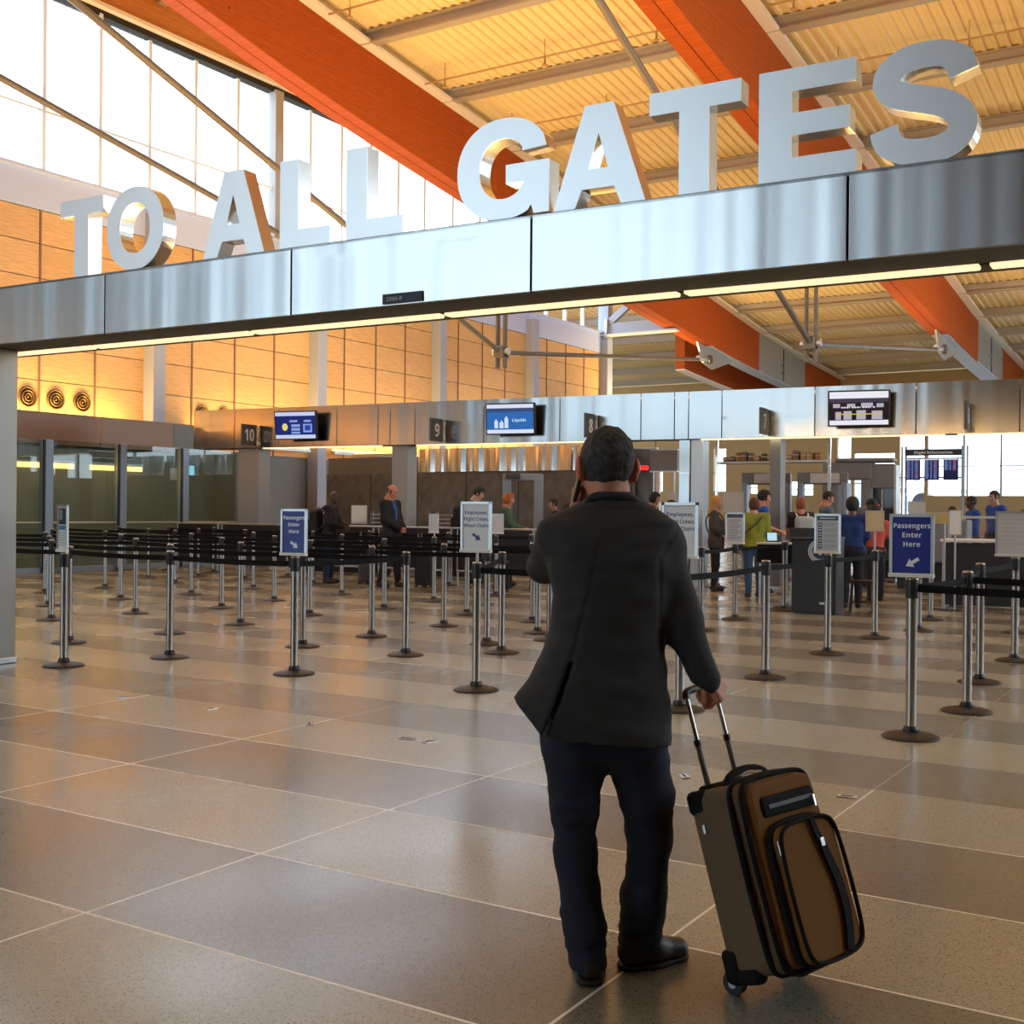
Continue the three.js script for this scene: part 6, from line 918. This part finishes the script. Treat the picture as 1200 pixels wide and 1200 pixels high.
// ------------------------------------------------------------------ screening equipment
function notice(label, pos, turn, w, h, m, standH) { const t = thing('stand_notice', label, 'sign', pos, turn); put('board', rbox(w, h, 0.012, 0, standH + h / 2, 0, 0.004), m, t); put('board_frame', [box(w + 0.02, 0.015, 0.02, 0, standH, 0), box(w + 0.02, 0.015, 0.02, 0, standH + h, 0), box(0.015, h, 0.02, -w / 2, standH + h / 2, 0), box(0.015, h, 0.02, w / 2, standH + h / 2, 0)], M.frameSilver, t); put('stand', bar([0, 0, -0.02], [0, standH + h * 0.6, -0.02], 0.014, 8), M.frameSilver, t); put('foot', cyl(0.085, 0.07, 0.02, 0, 0, -0.02, 24), M.rubber, t); return t; }
{
  const tanM = std({ color: col(0.66, 0.50, 0.30), roughness: 0.6 }), yel = canvasTexture(128, 128, (g, w, h) => { g.fillStyle = '#d8c07a'; g.fillRect(0, 0, w, h); g.fillStyle = '#a8742a'; g.fillRect(20, 30, 20, 34); g.fillRect(88, 70, 18, 30); g.fillStyle = '#6f8a36'; g.fillRect(56, 56, 20, 22); g.fillRect(28, 92, 40, 6); });
  const yelM = std({ map: yel, roughness: 0.6 });
  notice('plain tan notice board on a stand behind the podium officer', [-4.62, 0, -17.4], 0.3, 0.25, 0.29, tanM, 1.19);
  notice('left one of two yellow notices above the blue Passengers sign', [-4.04, 0, -18.5], 0.2, 0.17, 0.16, yelM, 1.31); notice('right one of two yellow notices above the blue Passengers sign', [-3.86, 0, -18.45], 0.2, 0.17, 0.16, yelM, 1.31);
  notice('tall white notice right of the two yellow notices', [-3.70, 0, -18.4], 0.2, 0.17, 0.36, M.white, 1.14);
  notice('beige paper notice on a stand beyond the coral top', [-5.55, 0, -24.0], 0.3, 0.32, 0.44, M.offWhite, 1.25);
  notice('beige paper sheet on a stand above the information sheet', [-9.0, 0, -23.0], 0.3, 0.42, 0.42, M.offWhite, 1.45);
  const poster = canvasTexture(128, 128, (g, w, h) => { g.fillStyle = '#b9bdbb'; g.fillRect(0, 0, w, h); g.fillStyle = '#23303a'; g.beginPath(); g.arc(70, 34, 18, 0, 7); g.fill(); g.fillRect(52, 52, 34, 50); g.fillStyle = '#6c8296'; g.fillRect(10, 20, 26, 60); });
  notice('pale poster with a dark figure behind the dark haired woman', [-10.75, 0, -24.2], 0.3, 0.44, 0.46, std({ map: poster, roughness: 0.6 }), 1.42);
  // partition with a small red lit sign, hanging dark panel
  const pt = thing('grey_partition', 'grey free-standing partition behind the right shoulder of the man', 'partition', [-12.6, 0, -26.0], 0.1); put('panel', rbox(0.86, 2.98, 0.08, 0, 1.49, 0, 0.01), M.greyPanel, pt); put('edge_post', rbox(0.10, 2.6, 0.12, 0.5, 1.3, 0.02, 0.01), M.white, pt); put('cap_rail', rbox(0.95, 0.05, 0.12, 0, 2.99, 0, 0.01), M.galv, pt);
  const ex = thing('exit_light', 'small red glowing sign high on the grey partition', 'sign', [-12.42, 2.52, -25.93], 0.1); put('sign_box', rbox(0.30, 0.18, 0.05, 0, 0, 0, 0.01), M.greyMachineDark, ex); put('red_light', rbox(0.22, 0.11, 0.012, 0, 0, 0.026, 0.003), M.redLamp, ex);
  const hp = thing('hanging_panel', 'dark grey panel hung left of the bright steel edge column', 'panel', [-11.48, 0, -25.0], 0.1); put('panel', rbox(0.66, 0.48, 0.06, 0, 2.64, 0, 0.008), M.greyMachine, hp); put('panel_trim', [box(0.68, 0.03, 0.08, 0, 2.89, 0), box(0.68, 0.03, 0.08, 0, 2.39, 0)], M.frameSilver, hp); for (const s of [-1, 1]) put('hanger', bar([s * 0.25, 0, 0], [s * 0.25, 2.9, 0.0], 0.02, 6), M.frameSilver, hp);
  // walk-through metal detectors
  const detector = (label, x, z, lab2) => {
    const t = thing('metal_detector', label, 'metal detector', [x, 0, z], 0.25); for (const s of [-1, 1]) { put('side_panel', rbox(0.12, 2.1, 0.62, s * 0.46, 1.05, 0, 0.03, 3), M.blueGrey, t); put('foot', rbox(0.16, 0.05, 0.68, s * 0.46, 0.025, 0, 0.01), M.greyMachine, t); put('light_bar', rbox(0.02, 1.5, 0.03, s * 0.46, 1.25, 0.315, 0.008), M.greyLight, t); }
    put('header', rbox(1.04, 0.26, 0.50, 0, 2.20, 0, 0.02), M.greyMachine, t); put('header_label', rbox(0.60, 0.20, 0.012, 0.05, 2.20, 0.256, 0.004), M.offWhite, t);
  };
  detector('grey walk-through metal detector beside the blonde woman, nearer the grey columns', -9.0, -25.0); detector('grey walk-through metal detector behind the traveller with the white backpack', -7.75, -25.0);
  // hanging shelves with bundles of tan goods behind
  const shelf = (x0, x1, z, label) => {
    const t = thing('overhead_rack', label, 'rack', [(x0 + x1) / 2, 0, z], 0.1), w = x1 - x0; put('shelf_board', rbox(w, 0.05, 0.5, 0, 2.52, 0, 0.008), M.galv, t); put('top_bar', rbox(w + 0.1, 0.06, 0.5, 0, 3.2, 0, 0.008), M.galv, t); for (const s of [-1, 1]) put('upright', rbox(0.06, 3.2, 0.06, s * (w / 2 + 0.05), 1.6, 0.1, 0.008), M.chrome, t); put('front_rail', bar([-w / 2, 3.05, 0.22], [w / 2, 3.05, 0.22], 0.02, 8), M.rubber, t);
    return t;
  };
  shelf(-9.75, -8.55, -24.2, 'overhead steel rack above the blonde woman, left of the grey slim column'); shelf(-8.25, -7.35, -24.0, 'overhead steel rack above the red haired traveller');
  const R = rng(77), cols = [[0.36, 0.20, 0.08], [0.42, 0.30, 0.16], [0.20, 0.16, 0.12], [0.30, 0.14, 0.06], [0.10, 0.10, 0.09]].map((c) => std({ color: col(...c), roughness: 0.8 }));
  for (const [x0, x1, z, lab] of [[-9.7, -8.6, -24.2, 'first'], [-8.2, -7.4, -24.0, 'second']]) for (let x = x0 + 0.08, k = 0; x < x1; x += 0.145, k++) {
    const t = thing('packed_box', `small bundle on the ${lab} overhead rack, ${ORD[k]} from its near-column end`, 'box', [x, 2.546, z + 0.05], R() * 0.6, `bundles on the ${lab} overhead rack`), h = 0.10 + 0.13 * R(), m = cols[Math.floor(R() * 5)]; put('carton', rbox(0.12, h, 0.22, 0, h / 2, 0, 0.03, 3), m, t); put('wrap', rbox(0.125, 0.02, 0.225, 0, h * 0.55, 0, 0.008), M.offWhite, t);
  }
  // body scanner: portal and glass cylinder
  const sc = thing('body_scanner', 'large grey body scanner with an open portal and a dark glass side', 'scanner', [-7.5, 0, -27.0], 0.1);
  put('left_pillar', rbox(0.36, 2.5, 0.5, -0.63, 1.25, 0, 0.03, 3), M.greyMachine, sc); put('right_pillar', rbox(0.22, 2.5, 0.5, 0.16, 1.25, 0, 0.03, 3), M.greyMachine, sc); put('portal_header', rbox(1.1, 0.40, 0.55, -0.26, 2.42, 0, 0.04, 3), M.greyMachine, sc); put('inner_wall', rbox(0.06, 2.1, 0.4, -0.30, 1.1, -0.2, 0.02), M.greyMachineDark, sc); put('roof_cap', rbox(1.3, 0.10, 0.6, 0.12, 2.66, 0, 0.04, 3), M.greyMachine, sc);
  put('side_unit', rbox(0.50, 0.55, 0.5, 0.52, 2.30, 0, 0.02), M.greyMachine, sc); put('dark_glass', new THREE.BoxGeometry(0.46, 1.75, 0.02).translate(0.52, 1.15, 0.1), phys({ color: col(0.05, 0.055, 0.06), roughness: 0.08 }), sc); put('glass_frame', [box(0.03, 2.5, 0.06, 0.29, 1.27, 0.2), box(0.05, 2.55, 0.5, 0.79, 1.27, 0), box(0.5, 0.25, 0.5, 0.52, 0.13, 0)], M.galv, sc); put('door_handle', bar([0.50, 1.5, 0.13], [0.50, 2.0, 0.13], 0.02), M.chrome, sc); put('floor_plate', rbox(1.2, 0.04, 0.9, -0.1, 0.02, 0, 0.01), M.greyMachineDark, sc);
  // x-ray machine, conveyor, bins
  const xr = thing('xray_machine', 'low black and grey x-ray machine with rollers beyond the podium', 'x-ray machine', [-6.9, 0, -25.9], 0.1); put('cabinet', rbox(1.0, 0.75, 0.9, 0, 0.88, 0, 0.05, 3), M.greyMachineDark, xr); put('conveyor_bed', rbox(2.6, 0.10, 0.7, 0.9, 0.62, 0, 0.02), M.galv, xr); put('side_skirt', rbox(2.4, 0.45, 0.6, 0.9, 0.3, 0, 0.02), M.black, xr); put('tunnel_mouth', rbox(0.03, 0.42, 0.6, 0.51, 0.88, 0, 0.01), M.rubber, xr); for (let k = 0; k < 9; k++) put('roller', bar([0.7 + k * 0.17, 0.69, -0.3], [0.7 + k * 0.17, 0.69, 0.3], 0.02, 8), M.chrome, xr); put('console', rbox(0.5, 0.34, 0.3, -0.1, 1.42, 0, 0.03), M.greyMachine, xr); put('control_light', rbox(0.06, 0.06, 0.03, 0.1, 1.62, 0.1, 0.01), M.redLamp, xr);
  const xr2 = thing('xray_machine', 'grey x-ray machine with a small green light under the flight boards', 'x-ray machine', [-4.9, 0, -22.9], 0.1); put('cabinet', rbox(1.1, 0.8, 0.9, 0, 0.95, 0, 0.05, 3), M.greyMachine, xr2); put('conveyor_bed', rbox(2.6, 0.10, 0.7, 0.9, 0.62, 0, 0.02), M.galv, xr2); put('side_skirt', rbox(2.6, 0.5, 0.6, 0.6, 0.3, 0, 0.02), M.black, xr2); put('green_light', rbox(0.08, 0.06, 0.04, -0.40, 1.40, 0.2, 0.01), M.greenLamp, xr2); put('red_light', rbox(0.07, 0.09, 0.04, 0.12, 1.42, 0.2, 0.01), M.redLamp, xr2); put('top_tray', rbox(0.9, 0.06, 0.6, 0, 1.38, 0, 0.02), M.tan, xr2);
  for (const [x, y, z, m, lab] of [[-4.2, 0.67, -22.98, std({ color: col(0.04, 0.14, 0.30), roughness: 0.5 }), 'blue plastic bin on the grey rollers'], [-3.4, 0.67, -23.05, M.greyMachineDark, 'dark plastic bin stack by the right edge']]) { const t = thing('plastic_bin', lab, 'bin', [x, y, z], 0.1); put('tray', rbox(0.42, 0.14, 0.34, 0, 0.07, 0, 0.03), m, t); put('rim', rbox(0.46, 0.02, 0.38, 0, 0.14, 0, 0.01), m, t); }
  // flight information frame
  const fi = thing('flight_board', 'flight information stand with a dark title bar and three departure screens', 'flight board', [-7.0, 0, -32], 0.1);
  for (const x of [-0.78, -0.68, 0.72, 0.84]) put('frame_post', rbox(0.055, 3.25, 0.06, x, 1.625, 0, 0.01), x === -0.78 || x === 0.84 ? M.galv : M.blueSteel, fi); put('cross_rail', [box(1.4, 0.04, 0.04, 0.02, 2.92, -0.02), box(1.4, 0.04, 0.04, 0.02, 2.42, -0.02)], M.blueSteel, fi);
  const tm = canvasTexture(512, 64, (g, w, h) => { g.fillStyle = '#23292c'; g.fillRect(0, 0, w, h); g.fillStyle = '#e8ecec'; g.font = 'bold 40px sans-serif'; g.textBaseline = 'middle'; g.textAlign = 'center'; g.fillText('Flight Information', w / 2, h / 2 + 2); });
  put('title_bar', rbox(1.42, 0.17, 0.06, 0, 3.08, 0, 0.01), M.greyMachineDark, fi); put('title_print', new THREE.PlaneGeometry(1.38, 0.15).translate(0, 3.08, 0.0312), std({ map: tm, roughness: 0.5 }), fi);
  const R2 = rng(12); for (const [k, x] of [-0.50, -0.03, 0.44].entries()) {
    const fm = canvasTexture(128, 192, (g, w, h) => { g.fillStyle = '#10143a'; g.fillRect(0, 0, w, h); g.fillStyle = '#dfe4f6'; g.fillRect(0, 0, w, 12); for (let j = 0; j < (k === 2 ? 11 : 20); j++) { g.fillStyle = j % 2 ? '#1c2560' : '#141a48'; g.fillRect(0, 16 + j * 8.6, w, 8); g.fillStyle = '#8fa0d8'; g.fillRect(6, 18 + j * 8.6, 22 + R2() * 14, 4); g.fillRect(52, 18 + j * 8.6, 14, 4); g.fillStyle = R2() < 0.4 ? '#c86a86' : '#8f9ad0'; g.fillRect(84, 18 + j * 8.6, 28, 4); } });
    const s = put('departure_screen', rbox(0.37, 0.58, 0.06, x, 2.64, 0.03, 0.01), M.black, fi); put('display', new THREE.PlaneGeometry(0.34, 0.54).translate(x, 2.64, 0.0615), std({ color: col(0, 0, 0), emissive: col(1, 1, 1), emissiveMap: fm, emissiveIntensity: 0.8, roughness: 0.3 }), s);
  }
  // search table with a pale edge, glass wing
  const tb = thing('search_table', 'long black draped table with a pale edge behind the right hand belts', 'table', [-2.95, 0, -19.3], 0.1); put('table_top', rbox(2.2, 0.045, 0.7, 0, 1.04, 0, 0.01), M.white, tb); put('front_panel', rbox(2.1, 0.95, 0.04, 0, 0.53, 0.28, 0.01), M.black, tb); put('lower_shelf', rbox(2.1, 0.03, 0.55, 0, 0.18, 0, 0.008), M.galv, tb); for (const s of [-1, 1]) put('leg', rbox(0.05, 1.02, 0.6, s * 1.05, 0.51, 0, 0.01), M.galv, tb);
  const gl = thing('glass_wing', 'clear glass panel in a steel frame before the two blue officers', 'glass screen', [-3.78, 0, -20.6], 0.1); put('frame', [box(0.9, 0.04, 0.04, 0, 1.40, 0), box(0.05, 1.42, 0.05, -0.45, 0.71, 0), box(0.05, 1.42, 0.05, 0.43, 0.71, 0), box(0.06, 1.44, 0.06, 0.54, 0.72, 0)], M.galv, gl); put('glass', new THREE.BoxGeometry(0.84, 1.1, 0.01).translate(-0.01, 0.83, 0), M.glassClear, gl);
  const ca = thing('grey_cabinet', 'dark equipment cabinet right of the two blue officers', 'cabinet', [-3.3, 0, -24.5], 0.1); put('cabinet_body', rbox(0.8, 1.55, 0.6, 0, 0.78, 0, 0.02), M.greyMachineDark, ca); put('door', rbox(0.7, 0.7, 0.02, 0, 0.5, 0.305, 0.006), M.greyMachine, ca); put('clutter_tray', rbox(0.6, 0.12, 0.4, 0.05, 1.60, 0, 0.02), M.tan, ca); put('lamp_unit', rbox(0.2, 0.1, 0.2, -0.2, 1.60, 0.1, 0.02), M.greyMachine, ca);
}
// small desks behind the barrier, with what stands on them
{
  const desk = (label, x0, x1, z) => { const t = thing('inspection_desk', label, 'desk', [(x0 + x1) / 2, 0, z], 0.08), w = x1 - x0; put('desk_top', rbox(w, 0.04, 0.55, 0, 1.03, 0, 0.01), M.greyMachineDark, t); put('front_panel', rbox(w - 0.06, 0.98, 0.04, 0, 0.51, 0.2, 0.01), M.black, t); for (const s of [-1, 1]) put('side_panel', rbox(0.04, 1.01, 0.5, s * (w / 2 - 0.03), 0.505, 0, 0.01), M.black, t); };
  desk('black inspection desk behind the barrier by the man with sunglasses', -18.6, -16.2, -20.75); desk('black inspection desk behind the barrier left of the young man in grey', -15.1, -13.7, -21.0);
  const mo = thing('small_monitor', 'white computer screen beside the man with sunglasses', 'screen', [-17.0, 1.05, -20.7], 0.5); put('casing', rbox(0.36, 0.42, 0.04, 0, 0.28, 0, 0.01), M.offWhite, mo); put('white_face', rbox(0.32, 0.37, 0.01, 0, 0.285, 0.022, 0.004), M.white, mo); put('stand', [rbox(0.2, 0.015, 0.16, 0, 0.008, 0, 0.004), rbox(0.05, 0.1, 0.03, 0, 0.06, -0.01, 0.005)], M.black, mo);
  const rk = (label, x, z) => { const t = thing('leaflet_rack', label, 'rack', [x, 1.05, z], 0.4); for (let k = 0; k < 4; k++) put('tray', rbox(0.34, 0.012, 0.2, 0, 0.02 + k * 0.09, 0, 0.004), M.galv, t); for (const s of [-1, 1]) put('side_wire', [bar([s * 0.17, 0, -0.1], [s * 0.17, 0.36, -0.1], 0.006, 6), bar([s * 0.17, 0, 0.1], [s * 0.17, 0.36, 0.1], 0.006, 6)], M.chrome, t); };
  rk('wire tray rack on the desk left of the man in the black suit', -16.45, -20.75); rk('small wire tray rack on the desk right of the man in the black suit', -14.85, -21.0);
  const lm = thing('desk_lamp', 'small black gooseneck desk lamp left of the young man in grey', 'lamp', [-14.15, 1.05, -21.0], 0.4); put('base', cyl(0.09, 0.08, 0.02, 0, 0, 0, 20), M.black, lm); put('neck', tube([[0, 0.02, 0], [0, 0.3, 0], [0.01, 0.48, 0.01], [0.05, 0.54, 0.05]], 0.008, 20, 6), M.black, lm); put('lamp_shade', lathe([[0.02, 0.05], [0.06, -0.03], [0.055, -0.03], [0.01, 0.045]], 20).rotateX(-0.6).translate(0.07, 0.54, 0.08), M.black, lm);
  const ar = thing('metal_detector', 'blue-grey metal detector arch behind the orange haired woman', 'metal detector', [-14.2, 0, -23.2], 0.5); for (const s of [-1, 1]) { put('side_panel', rbox(0.2, 2.2, 0.5, s * 0.36, 1.1, 0, 0.03, 3), M.blueGrey, ar); put('foot', rbox(0.24, 0.05, 0.56, s * 0.36, 0.025, 0, 0.01), M.greyMachine, ar); } put('header', rbox(0.92, 0.16, 0.46, 0, 2.22, 0, 0.02), M.blueGrey, ar); put('sensor_box', rbox(0.34, 0.12, 0.3, -0.22, 2.24, 0.2, 0.02), M.greyMachineDark, ar);
}
// ------------------------------------------------------------------ an airliner on the apron beyond the far window
{
  const w = std({ color: col(0.62, 0.72, 0.80), roughness: 0.4 }), d = std({ color: col(0.04, 0.04, 0.05), roughness: 0.5 }), t = thing('airliner', 'pale airliner with a round engine outside the far window', 'airplane', [-23.3, 0, -92], 0.45);
  put('engine', lathe([[0.75, -1.6], [0.98, -0.9], [1.05, 0.2], [0.98, 0.75], [0.86, 0.85], [0.80, 0.75], [0.74, -0.2], [0, -0.25]], 36).rotateX(Math.PI / 2).translate(1.6, 2.3, 3), w, t); put('engine_fan', new THREE.CylinderGeometry(0.76, 0.76, 0.05, 32).rotateX(Math.PI / 2).translate(1.6, 2.3, 3.25), d, t); put('engine_pylon', prism([[-1.6, 0], [0.6, 0], [-0.4, 1.1], [-1.6, 1.1]], 0.3).rotateY(-Math.PI / 2).translate(1.75, 3.1, 3), w, t);
  put('fuselage', lathe([[0, -9], [0.9, -8.2], [1.7, -6.4], [1.95, -4], [1.95, 9], [1.4, 13], [0.3, 17], [0, 17.2]], 36).rotateX(-Math.PI / 2).translate(-2.2, 4.0, 0), w, t); put('wing', prism([[0, 0], [9, -4], [9, -5.2], [0, -4.4]], 0.3).rotateX(Math.PI / 2).translate(-1, 3.5, 1), w, t); put('tail_fin', prism([[10, 0], [15, 0], [16, 4.6], [14.2, 4.6]], 0.25).rotateY(Math.PI / 2).translate(-2.3, 5.4, 0), w, t); for (const z of [-6, 3]) put('wheel', new THREE.CylinderGeometry(0.5, 0.5, 0.5, 20).rotateZ(Math.PI / 2).translate(-2.2, 0.2, z), d, t); put('landing_gear', [bar([-2.2, 0.2, -6], [-2.2, 2.4, -6], 0.12), bar([-2.2, 0.2, 3], [-2.2, 2.4, 3], 0.12)], w, t);
  const apron = structure('apron'); put('concrete_slab', box(160, 0.3, 90, -10, -0.5, -120), std({ color: col(0.42, 0.41, 0.39), roughness: 0.85 }), apron);
}
renderer.render(scene, camera);
